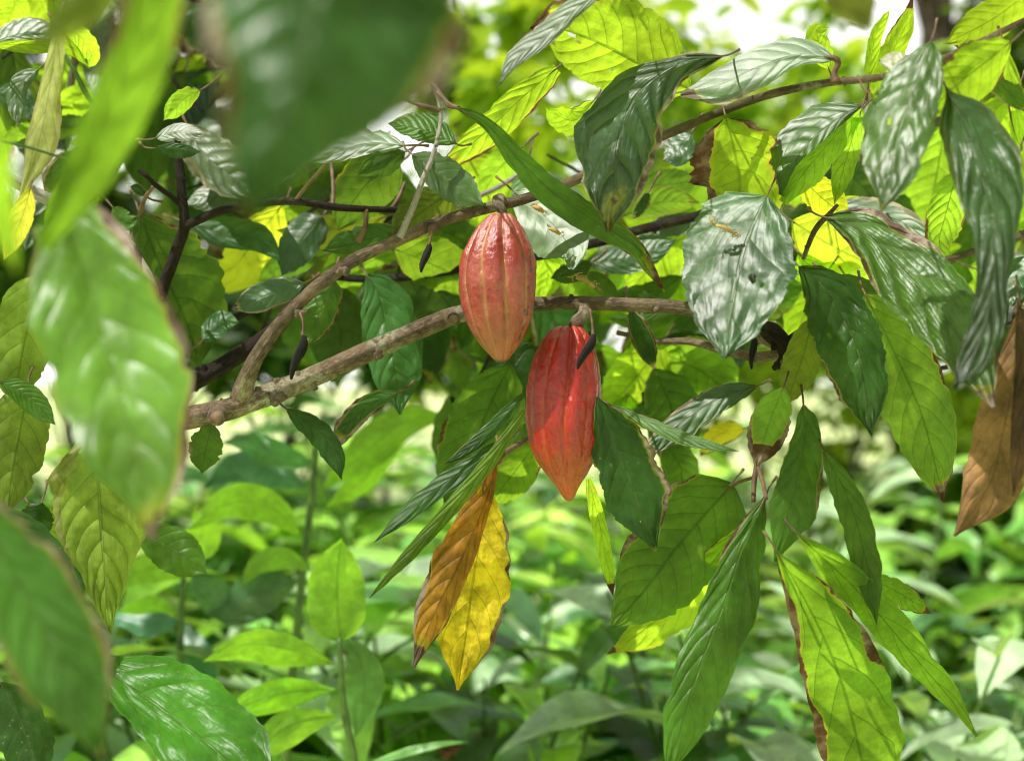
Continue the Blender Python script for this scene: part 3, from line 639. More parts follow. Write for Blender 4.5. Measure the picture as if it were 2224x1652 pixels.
L(rear, 'T', 'thin', 'lg', .16, 1.85, [(1135, 320), (1080, 370), (1045, 430)], 40, 36)
L(rear, 'L', 'leaf', 'grey', .06, 1.82, [(1150, 340), (1138, 390), (1118, 450)], 22, 22)
L(rear, 'T', 'thin', 'yg', .04, 2.0, [(1010, 330), (1060, 430), (1040, 500)], 60, 60)
L(rear, 'V', 'leaf', 'dk', .6, 1.6, [(1408, 420), (1395, 445), (1375, 475)], 14, 12, prof='blade')
L(rear, 'U', 'leaf', 'gr', .06, 1.78, [(1600, 690), (1680, 640), (1750, 620)], 44, 50)

# leaves of the dark upright branch -------------------------------------------
L(side, 'U', 'leaf', 'gr', .16, 1.74, [(303, 462), (340, 560), (385, 655), (415, 730), (432, 798)], [22, 100, 120, 92, 4], [20, 70, 86, 70, 4], 'broad shaded leaf with a narrow brown margin', t=-.35, prof='ovate')
L(side, 'T', 'thin', (.42, .38, .03), .02, 1.95, [(612, 446), (560, 510), (500, 585), (440, 570)], 66, 44, 'clear yellow leaf behind the dark branch', t=-1.1)
L(side, 'L', 'leaf', 'cool', .04, 1.8, [(400, 482), (480, 505), (560, 520), (610, 568)], 38, 32)
L(side, 'L', 'wax', 'grey', .06, 1.78, [(405, 268), (440, 330), (500, 380), (580, 420)], 60, 52)
L(side, 'L', 'wax', 'grey', .08, 1.82, [(560, 380), (470, 420), (400, 445)], 36, 30)
L(side, 'G', 'glare', 'grey', .14, 1.6, [(338, 300), (390, 285), (448, 292)], 18, 22, 'small white-lit leaf at the cut top')
L(side, 'S', 'leaf', 'dk', .1, 1.62, [(335, 322), (380, 322), (435, 330)], 12, 22)
L(side, 'T', 'thin', 'lg', .3, 1.62, [(435, 196), (400, 215), (355, 262)], 24, 24)
L(side, 'T', 'leaf', 'gr', .28, 1.74, [(868, 352), (810, 385), (765, 440), (735, 500)], 66, 62, 'square-tipped leaf with a brown ragged margin', t=-.8, prof='ovate')
L(side, 'U', 'leaf', 'dk', .34, 1.68, [(868, 500), (800, 520), (700, 545)], 24, 36)
L(side, 'T', 'leaf', 'gr', .05, 1.9, [(690, 560), (610, 580), (560, 610)], 28, 28)
L(side, 'L', 'leaf', 'cool', .1, 1.72, [(440, 740), (480, 700), (520, 700)], 26, 26)
L(side, 'S', 'leaf', 'gr', .3, 1.7, [(245, 450), (275, 480), (300, 470)], 20, 22)
L(side, 'V', 'leaf', 'dk', .2, 1.64, [(316, 425), (296, 410), (282, 405)], 10, 12)

# leaves of the pale branch ------------------------------------------------------
L(pale, 'V', 'leaf', 'pale', .06, 1.42, [(128, 48), (108, 190), (82, 320), (46, 428)], [16, 24, 44, 4], [8, 22, 30, 4], 'cream-coloured drooping leaf showing its underside', t=-.15, tx=-.5, face='under')
L(pale, 'T', 'leaf', (.34, .28, .04), .14, 1.45, [(66, 408), (45, 480), (8, 565)], 26, 28)
L(pale, 'L', 'wax', 'grey', .1, 1.68, [(-20, 92), (60, 72), (140, 78)], 34, 14)
L(pale, 'T', 'thin', 'yg', .02, 1.69, [(-20, 96), (80, 98), (150, 100), (196, 150)], 12, 20)
L(pale, 'T', 'thin', 'yg', .02, 1.7, [(140, 62), (175, 80), (200, 125), (190, 148)], 24, 22)
L(pale, 'G', 'glare', 'grey', .06, 1.9, [(268, 15), (240, 100), (205, 215)], 56, 52, 'grey-white sunlit leaf')
L(pale, 'T', 'thin', 'yg', .02, 1.9, [(210, 205), (160, 220), (110, 260)], 40, 32)
L(pale, 'S', 'wax', 'gr', .14, 1.7, [(85, 150), (40, 190), (38, 275)], 22, 24)
L(pale, 'U', 'leaf', 'gr', .04, 1.85, [(195, 275), (150, 272), (95, 290)], 28, 24)
L(pale, 'T', 'thin', 'lg', .3, 1.7, [(78, 270), (40, 288), (6, 304)], 18, 18)
L(pale, 'U', 'leaf', 'gr', .1, 1.7, [(172, 330), (135, 380), (100, 428)], 36, 40)
L(pale, 'T', 'thin', 'lg', .1, 1.55, [(168, 355), (130, 430), (95, 500)], 18, 20)
L(pale, 'L', 'leaf', 'cool', .04, 1.9, [(-10, 200), (40, 215), (70, 260)], 30, 30)
L(pale, 'T', 'thin', 'yg', .04, 1.95, [(40, -20), (20, 40), (0, 80)], 40, 40)
L(pale, 'T', 'thin', 'yg', .2, 1.9, [(110, -10), (130, 40), (150, 90)], 26, 22)
L(pale, 'U', 'leaf', 'lime', .04, 1.6, [(80, 600), (62, 700), (42, 800), (30, 890)], 62, 70, 'pale net-veined underside partly behind the big blurred leaf', prof='ovate', t=-.25)
L(pale, 'U', 'leaf', 'lime', .04, 1.57, [(60, 840), (45, 930), (28, 1020), (16, 1118)], 64, 70, 'pale net-veined hanging leaf at the margin', prof='ovate', t=-.2)
L(pale, 'U', 'leaf', 'lime', .06, 1.55, [(205, 925), (214, 1060), (224, 1200), (232, 1310), (240, 1375)], [20, 98, 104, 48, 3], [20, 108, 100, 46, 3], 'pale yellow-green net-veined leaf hanging point down', rel=1.5, t=.05, face='top')
L(pale, 'S', 'leaf', 'dk', .04, 1.5, [(-30, 1095), (70, 1180), (130, 1270), (176, 1368)], 48, 54)
L(pale, 'S', 'leaf', 'gr', .02, 1.52, [(0, 828), (60, 858), (120, 922)], 26, 30)
L(pale, 'S', 'leaf', 'dk', .02, 1.62, [(90, 1090), (70, 1140), (40, 1150)], 40, 36)
L(pale, 'U', 'leaf', 'lime', .02, 1.64, [(60, 1090), (110, 1170), (130, 1250)], 40, 40)
L(pale, 'S', 'leaf', 'gr', .03, 1.72, [(300, 1152), (375, 1190), (450, 1246)], 48, 52, t=.2)
L(pale, 'L', 'leaf', (.024, .10, .008), .02, 1.46, [(195, 1430), (280, 1490), (380, 1560), (500, 1660), (560, 1760)], [14, 95, 120, 110, 10], [14, 60, 90, 100, 10], 'glossy quilted green leaf at the bottom margin', rel=1.8)
L(pale, 'S', 'leaf', 'dk', .02, 1.55, [(0, 1480), (50, 1580), (90, 1700)], 60, 66)

# leaves of the branch entering from the margin --------------------------------
L(edge, 'S', 'wax', 'dk', .04, 1.26, [(2055, 192), (2100, 290), (2135, 400), (2158, 500), (2158, 590), (2146, 670), (2122, 750), (2072, 845)], [14, 70, 96, 82, 48, 34, 44, 38, 3], [10, 56, 62, 58, 46, 36, 34, 30, 3], 'dark drooping leaf with a twisted paler tail', rel=1.5, t=.35, tx=-.2, fold=(.25, .35), wave=.16, n=(60, 18), holes=[(.2, .35, .015)])
L(edge, 'V', 'dry', 'brn', .12, 1.42, [(2235, 660), (2206, 800), (2180, 930), (2150, 1050), (2072, 1164)], [20, 84, 84, 70, 3], [20, 42, 66, 62, 3], 'large dry brown leaf hanging at the margin', t=.05, prof='ovate')
L(edge, 'V', 'dry', 'dbr', .1, 1.39, [(2212, 660), (2226, 780), (2222, 900), (2200, 1080)], 40, 26, 'second darker dry leaf curled over the brown one')
L(edge, 'T', 'thin', 'lg', .1, 1.53, [(2078, 375), (2052, 470), (2040, 530), (2068, 568)], 44, 40, prof='ovate')
L(edge, 'U', 'leaf', 'gr', .14, 1.4, [(2110, 132), (2175, 185), (2230, 245)], 34, 26)
L(edge, 'T', 'thin', 'yg', .3, 1.42, [(2180, 100), (2202, 200), (2220, 330)], 20, 18)
L(edge, 'L', 'wax', 'cool', .1, 1.5, [(2250, 560), (2210, 610), (2196, 668)], 30, 40)
L(edge, 'L', 'wax', 'grey', .08, 1.66, [(1800, 446), (1900, 462), (1980, 495), (2040, 556)], 34, 24, 'pale leaf edge-on behind the ribbed leaf')
L(edge, 'T', 'thin', 'yg', .04, 1.75, [(1800, 436), (1880, 450), (1990, 500)], 20, 22)
L(edge, 'T', 'thin', 'lg', .1, 1.44, [(2215, 330), (2195, 420), (2205, 520)], 22, 22)
L(edge, 'T', 'thin', 'yg', .1, 1.46, [(2200, 200), (2150, 260), (2160, 330)], 26, 26)

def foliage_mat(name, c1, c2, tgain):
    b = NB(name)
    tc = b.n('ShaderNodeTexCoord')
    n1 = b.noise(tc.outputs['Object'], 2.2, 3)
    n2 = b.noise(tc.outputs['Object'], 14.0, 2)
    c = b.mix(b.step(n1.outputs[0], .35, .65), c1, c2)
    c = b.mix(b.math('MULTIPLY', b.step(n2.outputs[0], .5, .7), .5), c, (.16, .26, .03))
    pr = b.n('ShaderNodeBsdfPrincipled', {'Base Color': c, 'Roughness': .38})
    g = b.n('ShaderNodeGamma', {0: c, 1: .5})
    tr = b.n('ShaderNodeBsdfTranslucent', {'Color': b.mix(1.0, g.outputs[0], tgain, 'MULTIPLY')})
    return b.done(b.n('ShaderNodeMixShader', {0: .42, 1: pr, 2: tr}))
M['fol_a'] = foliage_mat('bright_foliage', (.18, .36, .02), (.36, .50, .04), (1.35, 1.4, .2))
M['fol_b'] = foliage_mat('dark_foliage', (.018, .055, .010), (.06, .15, .02), (1.0, 1.1, .2))  # dark leaves, with the shade of deep gaps worked into the colour

def crown(seed, clumps, lsize, nper, spread):
    """leaf faces in clumps; clumps: list of centres (Vector, radius)"""
    r = random.Random(seed)
    V, F = [], []
    for c, R in clumps:
        for k in range(nper):
            d = Vector((r.gauss(0, 1), r.gauss(0, 1), r.gauss(0, .8))) * R * .5
            p = c + d
            az = r.uniform(0, 6.28); el = r.uniform(-1.0, .35)
            t = Vector((math.cos(az) * math.cos(el), math.sin(az) * math.cos(el), math.sin(el)))
            s = t.cross(Vector((0, 0, 1))).normalized()
            ro = r.uniform(-.7, .7); nrm = s.cross(t)
            s = s * math.cos(ro) + nrm * math.sin(ro); nrm = s.cross(t)
            l = lsize * r.uniform(.6, 1.25); w = l * r.uniform(.16, .24)
            o = len(V)
            V += [p, p + t * l * .35 + s * w + nrm * w * .3, p + t * l * .75 + s * w * .8 + nrm * w * .25, p + t * l, p + t * l * .75 - s * w * .8 + nrm * w * .25, p + t * l * .35 - s * w + nrm * w * .3, p + t * l * .4, p + t * l * .75]
            F += [(o, o + 1, o + 6), (o + 1, o + 2, o + 7, o + 6), (o + 2, o + 3, o + 7), (o, o + 6, o + 5), (o + 6, o + 7, o + 4, o + 5), (o + 7, o + 3, o + 4)]
    return V, F

# leafy branches further back, filling the shade -------------------------------
def back_branch(label, limb, regions, seed, over=()):
    root = empty('cacao_branch', at(*limb[0]), label, 'branch')
    wood('limb', root, M['darkbark'], limb, [9, 8, 7, 6], knots=4, sides=8)
    r = random.Random(seed)
    if over:
        V, F = crown(seed + 50, [(Vector((r.uniform(a[0], a[1]), r.uniform(a[2], a[3]), r.uniform(2.55, 3.0))), .16) for a in over for _ in range(a[4])], .2, 12, 1)
        link_mesh('foliage', V, F, M['fol_b'], root, at(*limb[0]), smooth=False)  # unseen clumps above the frame, added to shade the leaves below
    for (x0, x1, y0, y1, n_, d0, d1, modes) in regions:
        for k in range(3):
            x, y, Y = r.uniform(x0, x1), r.uniform(y0, y1), d0
            a = r.uniform(0, 6.28); ll = r.uniform(120, 240)
            wood('twig', root, M['darkbark'], [(x, y, Y), (x + math.cos(a) * ll * .5 + r.uniform(-20, 20), y + math.sin(a) * ll * .5, Y), (x + math.cos(a) * ll, y + math.sin(a) * ll, Y)], [5, 4, 2.5], knots=2, sides=6)
        for k in range(n_):
            x = x0 + (x1 - x0) * ((k + r.random()) / n_); y = r.uniform(y0, y1)
            ln = r.uniform(150, 310); a = r.choice((r.uniform(.3, 1.3), r.uniform(1.8, 2.8), r.uniform(.9, 2.2)))
            dx, dy = math.cos(a) * ln / 2, math.sin(a) * ln / 2
            cxo, cyo = r.uniform(-.18, .18) * ln, -abs(r.uniform(0, .2)) * ln
            W = ln * r.uniform(.2, .30)
            mode = r.choice(modes)
            mat = {'T': 'thin', 'B': 'thin', 'U': 'leaf', 'L': 'wax', 'S': 'leaf', 'G': 'glare'}[mode]
            tint = {'T': ('yg', 'lg', 'gr'), 'B': ('yg', 'lg'), 'U': ('gr', 'dk', 'olive'), 'L': ('cool', 'gr', 'grey'), 'S': ('dk', 'cool', 'gr'), 'G': ('grey', 'cool')}[mode]
            leaf(root, mode, mat, r.choice(tint), r.choice((0, 0, .05, .12, .25)), r.uniform(d0, d1), [(x - dx, y - dy), (x + cxo * .5, y + cyo), (x + dx, y + dy)], W * r.uniform(.6, 1), W, n=(26, 12))
back_branch('shaded leafy cacao branch behind the upright twig with the cut top', [(-60, 330, 2.1), (200, 260, 2.15), (450, 230, 2.2), (720, 260, 2.2)],
    [(-20, 330, -30, 430, 24, 1.9, 2.4, 'TTULGB'), (330, 760, -20, 430, 34, 1.95, 2.6, 'TUSGTLUL'), (430, 760, 300, 640, 18, 2.0, 2.5, 'TTLSU')], 1, over=[(-1.35, -.72, 1.8, 2.2, 6)])
back_branch('shaded leafy cacao branch behind the paler pod and the forked limbs', [(480, 700, 2.1), (760, 600, 2.15), (1050, 520, 2.2), (1300, 480, 2.2)],
    [(640, 1060, 400, 740, 24, 1.92, 2.3, 'TUUSTU'), (1100, 1520, 440, 760, 16, 2.0, 2.4, 'TTUBL'), (960, 1640, 740, 960, 12, 1.95, 2.3, 'TUUS')], 2)
back_branch('leafy cacao branch behind the spotted leaf and the ribbed leaf', [(2300, 350, 2.0), (2050, 420, 2.0), (1800, 460, 2.05), (1560, 500, 2.1)],
    [(1500, 2224, 400, 640, 20, 1.85, 2.2, 'TTBULS'), (2180, 2300, 190, 420, 6, 1.8, 2.1, 'TTUL'), (1700, 2224, 600, 800, 8, 1.8, 2.1, 'UTS')], 3)

# big blurred leaves near the camera ------------------------------------------------
def near(*a, **k):
    return leaf(None, *a, cat='leaf', name='cacao_leaf', **k)
near('S', 'soft', (.012, .050, .010), .30, .56, [(770, -330), (700, -60), (640, 160), (580, 330), (535, 475)], [60, 330, 330, 160, 8], [60, 270, 240, 130, 8], 'very large dark blurred leaf hanging from the top edge', t=.02, tx=.1, n=(44, 20), face='top', rel=4.0)
near('T', 'thin', (.04, .11, .012), .14, .74, [(90, 540), (190, 350), (290, 150), (360, -60), (390, -160)], [20, 50, 66, 76, 40], [20, 66, 74, 64, 40], 'bright blurred translucent leaf beside the very large dark one', t=-.7, tx=.1)
near('L', 'soft', (.075, .19, .02), .36, .98, [(140, 470), (200, 640), (255, 830), (300, 1000), (335, 1172)], [90, 140, 172, 120, 5], [80, 140, 150, 106, 5], 'big blurred green leaf with white glare and a tan margin', t=.42, tx=.02, fold=(-.40, -.10), prof='ovate', rel=.6)
near('S', 'soft', (.022, .078, .010), .3, .86, [(-70, 1080), (40, 1260), (130, 1440), (225, 1650)], [40, 108, 116, 5], [40, 120, 104, 5], 'blurred dark leaf with a yellow scorched margin in the bottom corner', t=.2, tx=.1, rel=2.0)
near('T', 'thin', 'lg', .0, .66, [(-30, 200), (-5, 380), (12, 500), (38, 600)], 30, 34, 'bright green blurred sliver of leaf at the margin')
near('U', 'leaf', (.10, .13, .02), .0, .80, [(270, -70), (175, 20), (80, 95)], 46, 40, 'olive blurred leaf tip in the top corner beside the cream leaf')
near('U', 'leaf', (.09, .10, .02), .3, .95, [(1770, -110), (1840, -10), (1888, 66)], 62, 50, 'olive blurred leaf tip hanging from the top edge near the tree trunk')

# ------------------------------------------------------------------ pods
def make_pod(name, label, top, tip_, prof, mat, phase, stalk, scar_at=None, amp=.055, lump=.0012, seed=0, bend=0):
    """prof: (px from top, px half width)"""
    A, B = at(*top), at(*tip_)
    ax = (B - A); Lm = ax.length; ax.normalize()
    s = top[2] / FPX
    Lp = Lm / s
    X = Vector((1, 0, 0)); X = (X - ax * X.dot(ax)).normalized(); Yv = ax.cross(X).normalized()
    root = empty(name, A, label, 'cacao pod')
    nu, nv = 170, 190
    verts, uvs, faces, ridge, scar, along = [], [], [], [], [], []
    ptab = [(p[0], p[1]) for p in prof]
    dense = catmull(ptab, nu)
    for i in range(nu + 1):
        d, R = dense[i]; R = max(R, 0.05)
        u = i / nu
        for k in range(nv):
            th = 2 * math.pi * k / nv
            tw = th + 0.12 * math.sin(u * 3 + seed) + .05 * mn.noise(Vector((u * 4, math.cos(th) * 2, math.sin(th) * 2 + seed)))
            g = abs(math.sin(5 * (tw - phase)))
            second = 0.75 + 0.25 * math.cos(5 * (tw - phase) + .4)
            rd = g ** 0.6
            body = math.sin(math.pi * min(1, max(0, (d + 6) / (Lp * 1.02)))) ** .5
            r = R * (1 - amp * second * (1 - rd) * (0.5 + .6 * (1 - u) + .8 * math.exp(-u * 7)) ) 
            q = Vector((math.cos(th) * 2.6, math.sin(th) * 2.6, d / 34 + seed))
            r += lump / s * 1.0 * (mn.noise(q * 1.3) + .7 * mn.noise(q * 3.1) + .35 * mn.noise(q * 6.5)) * min(1, R / 40)
            dd = d + 9 * (1 - rd) * math.exp(-u * 9)
            P = A + ax * (dd * s) + X * (bend * s * math.sin(math.pi * min(1, max(0, d / Lp)))) + (X * math.sin(th) + Yv * math.cos(th)) * (r * s)
            verts.append(P); uvs.append((k / nv, u)); ridge.append(rd); along.append(d / Lp)
            sc = 0.0
            if scar_at is not None:
                dt = abs((th - scar_at + math.pi) % (2 * math.pi) - math.pi)
                sc = max(0, 1 - dt / .16) * (1 if .30 < u < .93 else 0)
            scar.append(sc)
    for i in range(nu):
        for k in range(nv):
            k2 = (k + 1) % nv
            faces.append((i * nv + k, i * nv + k2, (i + 1) * nv + k2, (i + 1) * nv + k))
    o = link_mesh('husk', verts, faces, mat, root, A, uvs, attrs={'ridge': ridge, 'scar': scar, 'along': along})
    n = Vector((0, 0, 0))
    q = faces[len(faces) // 4]
    c = sum((verts[j] for j in q), Vector()) / 4
    nr = (verts[q[1]] - verts[q[0]]).cross(verts[q[3]] - verts[q[0]])
    axp = A + ax * (c - A).dot(ax)
    if nr.dot(c - axp) < 0:
        o.data.flip_normals()
    V, F, U = px_tube(stalk[0], stalk[1], sides=14, n=26, rough=.22, seed=seed)
    link_mesh('stalk', V, F, M['bark'], root, at(*stalk[0][0]), U)
    return root

make_pod('cacao_pod', 'paler rosy-pink cacao pod with a black scar line, hanging from the upper limb', (1088, 465, 1.56), (1089, 789, 1.555),
         [(9, 0), (4, 10), (0, 22), (8, 33), (24, 46), (40, 57), (77, 76), (109, 84), (140, 86), (168, 85), (219, 75), (258, 60), (288, 40), (304, 26), (315, 17), (322, 10), (325, 0)], M['pod_a'], .20,
         ([(1083, 434, 1.602), (1086, 446, 1.575), (1089, 456, 1.562), (1090, 475, 1.56)], [15, 10, 10, 11]), scar_at=1.0, amp=.19, lump=.0009, seed=2, bend=-8)
make_pod('cacao_pod', 'deep red cacao pod with an orange tip, hanging lower beside a black withered fruitlet', (1234, 709, 1.60), (1236, 1086, 1.585),
         [(16, 0), (8, 7), (1, 15), (0, 24), (6, 36), (18, 47), (34, 57), (74, 71), (132, 81), (184, 83), (236, 79), (282, 67), (314, 48), (338, 30), (356, 19), (368, 13), (375, 7), (378, 0)], M['pod_b'], .05,
         ([(1272, 664, 1.63), (1266, 684, 1.612), (1250, 704, 1.60), (1240, 738, 1.60)], [13, 12, 15, 12]), amp=.19, lump=.0010, seed=5, bend=-11)

def withered(label, stalk, body, r):
    A = at(*body[0])
    root = empty('withered_pod', A, label, 'withered pod')
    a, b2 = Vector(body[0]), Vector(body[1])
    pts = [tuple(a.lerp(b2, k / 5) + Vector((r * .25 * math.sin(k * 1.3), 0, 0))) for k in range(6)]
    V, F, U = px_tube(pts, [r * .5, r * .85, r, r, r * .95, r * .8, r * .6, r * .25], sides=22, n=50, rough=.42, seed=r)
    link_mesh('husk', V, F, M['wither'], root, A, U)
    V, F, U = px_tube(stalk, [3.5, 2.6, 3, 3.6], sides=8, n=10, rough=.2)
    link_mesh('stalk', V, F, M['petiole'], root, at(*stalk[0]), U)
withered('small black withered fruitlet hanging from the upper limb left of the paler pod', [(938, 500, 1.58), (936, 515, 1.58), (932, 532, 1.58)], [(933, 530, 1.58), (914, 592, 1.58)], 7.5)
withered('longest black withered fruitlet, hanging from the upper limb above the lower limb', [(652, 680, 1.57), (658, 700, 1.565), (658, 732, 1.56)], [(660, 728, 1.56), (632, 824, 1.56)], 10.5)
withered('curved black withered fruitlet dangling against the red pod', [(1281, 672, 1.60), (1286, 700, 1.55), (1288, 730, 1.51)], [(1290, 726, 1.51), (1253, 802, 1.505)], 9.5)
withered('straight black withered fruitlet below the whitest leaf', [(1640, 712, 1.57), (1637, 722, 1.56), (1636, 735, 1.56)], [(1637, 732, 1.56), (1632, 802, 1.56)], 8)
withered('blurred black withered fruitlet on the pale branch behind the big green leaf', [(285, 525, 1.62), (292, 532, 1.6), (297, 545, 1.6)], [(297, 540, 1.6), (308, 590, 1.6)], 7)

def litter(label, c, Y, R, n, seed):
    r = random.Random(seed)
    parts = []
    for k in range(n):
        a = r.uniform(0, 6.28); l = r.uniform(.25, .5) * R
        q_ = r.uniform(-1, 1); p = [(c[0] + q_ * .8 * R + r.uniform(-.1, .1) * R, c[1] + q_ * .4 * R + r.uniform(-.12, .12) * R, Y)]
        for j in range(3):
            a += r.uniform(-1.5, 1.5)
            p.append((p[-1][0] + math.cos(a) * l / 3, p[-1][1] + math.sin(a) * l / 3 * .7, Y + r.uniform(-.004, .003)))
        parts.append(px_tube(p, [1.5, 1.2, .6], sides=5, n=6))
    parts.append(px_tube([(c[0] - R * .5, c[1] - R * .15, Y - .004), (c[0], c[1], Y - .008), (c[0] + R * .45, c[1] + R * .35, Y - .004)], [3, 4.5, 5, 3], sides=8, n=10, rough=.5, seed=seed))
    V, F, U = merge(parts)
    o = link_mesh('dead_flower', V, F, M['fluff'], None, at(c[0], c[1], Y), U)
    tag(o, label, 'dead flower')
litter('tuft of dry brown flower litter on the glossy leaf with the ragged hole', (1575, 495), 1.435, 40, 26, 1)
litter('dry yellow flower litter near the top of the grey-white leaf behind the paler pod', (1170, 452), 1.60, 24, 16, 2)
litter('dry yellow flower litter at the middle of the grey-white leaf behind the paler pod', (1205, 500), 1.60, 24, 16, 3)
litter('dangling dry brown flower remains above the lower limb over the red pod', (1272, 610), 1.63, 42, 18, 4)

# ------------------------------------------------------------------ undergrowth: ginger plants placed leaf by leaf
def ginger(label, stem, rpx, mat='greenstem'):
    root = empty('ginger_plant', at(*stem[0]), label, 'plant')
    V, F, U = px_tube(stem, rpx, sides=10, n=24)
    link_mesh('stem', V, F, M[mat], root, at(*stem[0]), U)
    return root
gk = dict(prof='lance', jag=.012, name='leaf', fold=(.16, .16), wave=.14, n=(30, 12))
g1 = ginger('nearest ginger plant with bright green leaves on a pale stem left of the yellow leaf', [(800, 1820, 2.0), (768, 1640, 2.0), (745, 1520, 2.0), (738, 1385, 2.0)], [9, 8, 8, 6])
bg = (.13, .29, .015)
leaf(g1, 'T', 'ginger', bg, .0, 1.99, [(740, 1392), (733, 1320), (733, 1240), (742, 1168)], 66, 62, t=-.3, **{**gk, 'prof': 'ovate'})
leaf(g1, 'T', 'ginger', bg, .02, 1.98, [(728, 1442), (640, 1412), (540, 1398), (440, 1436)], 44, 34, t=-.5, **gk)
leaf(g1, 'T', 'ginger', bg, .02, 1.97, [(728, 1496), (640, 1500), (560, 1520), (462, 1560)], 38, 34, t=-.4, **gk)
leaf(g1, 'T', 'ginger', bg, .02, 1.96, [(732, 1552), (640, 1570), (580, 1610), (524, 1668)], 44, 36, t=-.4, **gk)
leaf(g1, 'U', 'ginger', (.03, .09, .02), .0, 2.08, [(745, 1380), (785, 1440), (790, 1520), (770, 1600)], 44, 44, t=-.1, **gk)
leaf(g1, 'L', 'ginger', (.06, .16, .03), .0, 2.0, [(790, 1660), (880, 1632), (960, 1614), (1020, 1610)], 9, 12, **gk)
g2 = ginger('ginger plant with a tall dark stem below the cut stub of the lower limb', [(612, 1760, 2.3), (640, 1420, 2.3), (664, 1190, 2.3), (680, 1060, 2.3), (690, 920, 2.3)], [11, 10, 9, 8, 6])
leaf(g2, 'T', 'ginger', bg, .0, 2.26, [(655, 1168), (590, 1105), (500, 1092), (408, 1150)], 40, 42, t=-.5, **gk)
leaf(g2, 'T', 'ginger', bg, .0, 2.30, [(420, 1110), (440, 1150), (420, 1200), (410, 1240)], 44, 40, t=-.5, **gk)
leaf(g2, 'T', 'ginger', (.14, .30, .02), .0, 2.25, [(678, 1240), (620, 1212), (560, 1225), (524, 1275)], 26, 26, t=-.6, **gk)
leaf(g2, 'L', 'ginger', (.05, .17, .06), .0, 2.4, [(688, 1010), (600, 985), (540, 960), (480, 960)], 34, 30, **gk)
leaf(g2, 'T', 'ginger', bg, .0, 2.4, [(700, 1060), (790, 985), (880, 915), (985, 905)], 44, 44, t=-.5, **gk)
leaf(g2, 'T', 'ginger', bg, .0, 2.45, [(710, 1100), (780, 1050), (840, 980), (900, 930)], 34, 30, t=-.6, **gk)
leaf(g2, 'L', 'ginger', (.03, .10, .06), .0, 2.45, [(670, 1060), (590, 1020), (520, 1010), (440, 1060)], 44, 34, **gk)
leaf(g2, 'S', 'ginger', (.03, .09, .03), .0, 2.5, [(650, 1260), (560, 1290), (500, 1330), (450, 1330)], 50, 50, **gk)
g3 = ginger('ginger plant with short bright leaves between the net-veined leaf and the nearest ginger', [(395, 1760, 2.4), (392, 1400, 2.4), (402, 1200, 2.4)], [9, 8, 6])
leaf(g3, 'T', 'ginger', bg, .0, 2.38, [(395, 1255), (345, 1235), (300, 1240), (260, 1280)], 34, 34, t=-.5, **gk)
leaf(g3, 'T', 'ginger', bg, .0, 2.38, [(390, 1335), (340, 1312), (300, 1320), (250, 1330)], 18, 20, t=-.5, **gk)
leaf(g3, 'L', 'ginger', (.03, .11, .07), .0, 2.4, [(390, 1350), (330, 1350), (280, 1340), (230, 1350)], 36, 34, **gk)
leaf(g3, 'L', 'ginger', (.03, .10, .06), .0, 2.42, [(400, 1350), (430, 1420), (440, 1500), (430, 1560)], 36, 34, **gk)
leaf(g3, 'S', 'ginger', (.05, .13, .06), .0, 2.5, [(410, 1230), (460, 1290), (520, 1330), (580, 1340)], 42, 40, **gk)

# ------------------------------------------------------------------ undergrowth: copied plants
def blade3d(base, az, pitch, length, width, droop, r, nu=10, nv=6):
    """a lance-shaped leaf growing from base; az heading, pitch start elevation"""
    V, F, U = [], [], []
    d = Vector((math.cos(az), math.sin(az), 0)); sd_ = Vector((-math.sin(az), math.cos(az), 0))
    p = Vector(base); roll = r.uniform(-.5, .5); ph = r.uniform(0, 6)
    for i in range(nu + 1):
        u = i / nu
        el = pitch - droop * u
        if i: p = p + (d * math.cos(el) + Vector((0, 0, 1)) * math.sin(el)) * length / nu
        nrm = Vector((0, 0, 1)) * math.cos(el) - d * math.sin(el)
        w = interp(PROF['lance'], u) * width
        sv = (sd_ * math.cos(roll) + nrm * math.sin(roll)); nn = nrm * math.cos(roll) - sd_ * math.sin(roll)
        for j in range(nv + 1):
            v = 2 * j / nv - 1
            V.append(p + sv * (v * w) + nn * (.25 * abs(v) * w + .14 * w * v * v * math.sin(11 * u + ph + v)))
            U.append((u, .5 + .5 * v))
    for i in range(nu):
        for j in range(nv):
            q = i * (nv + 1) + j
            F.append((q, q + nv + 1, q + nv + 2, q + 1))
    return V, F, U

def plant_variant(seed, h, nleaf, lsize, lean):
    """local geometry of a leafy cane: stem tube and leaves"""
    r = random.Random(seed)
    lx, ly = r.uniform(-lean, lean), r.uniform(-lean, lean)
    f = lambda u: Vector((lx * u * u * h, ly * u * u * h, u * h))
    st = tube([tuple(f(k / 5)) for k in range(6)], [.009, .008, .007, .006, .005, .003], sides=7, n=12)
    lv = []
    az0 = r.uniform(0, 6.28)
    for k in range(nleaf):
        u = .25 + .75 * (k + .6) / nleaf
        az = az0 + (k % 2) * math.pi + r.uniform(-.6, .6)
        big = lsize * (1 - .35 * max(0, u - .7) / .3) * r.uniform(.75, 1.2)
        lv.append(blade3d(f(u), az, r.uniform(.2, .95), big, big * r.uniform(.115, .175), r.uniform(.7, 1.7), r))
    return st, lv
GT = [(.19, .36, .06), (.10, .24, .06), (.022, .072, .022), (.24, .34, .21), (.22, .40, .05), (.32, .46, .09)]  # pale grey-green tint paints leaf sheen; darkest tint paints shade between plants
variants = []
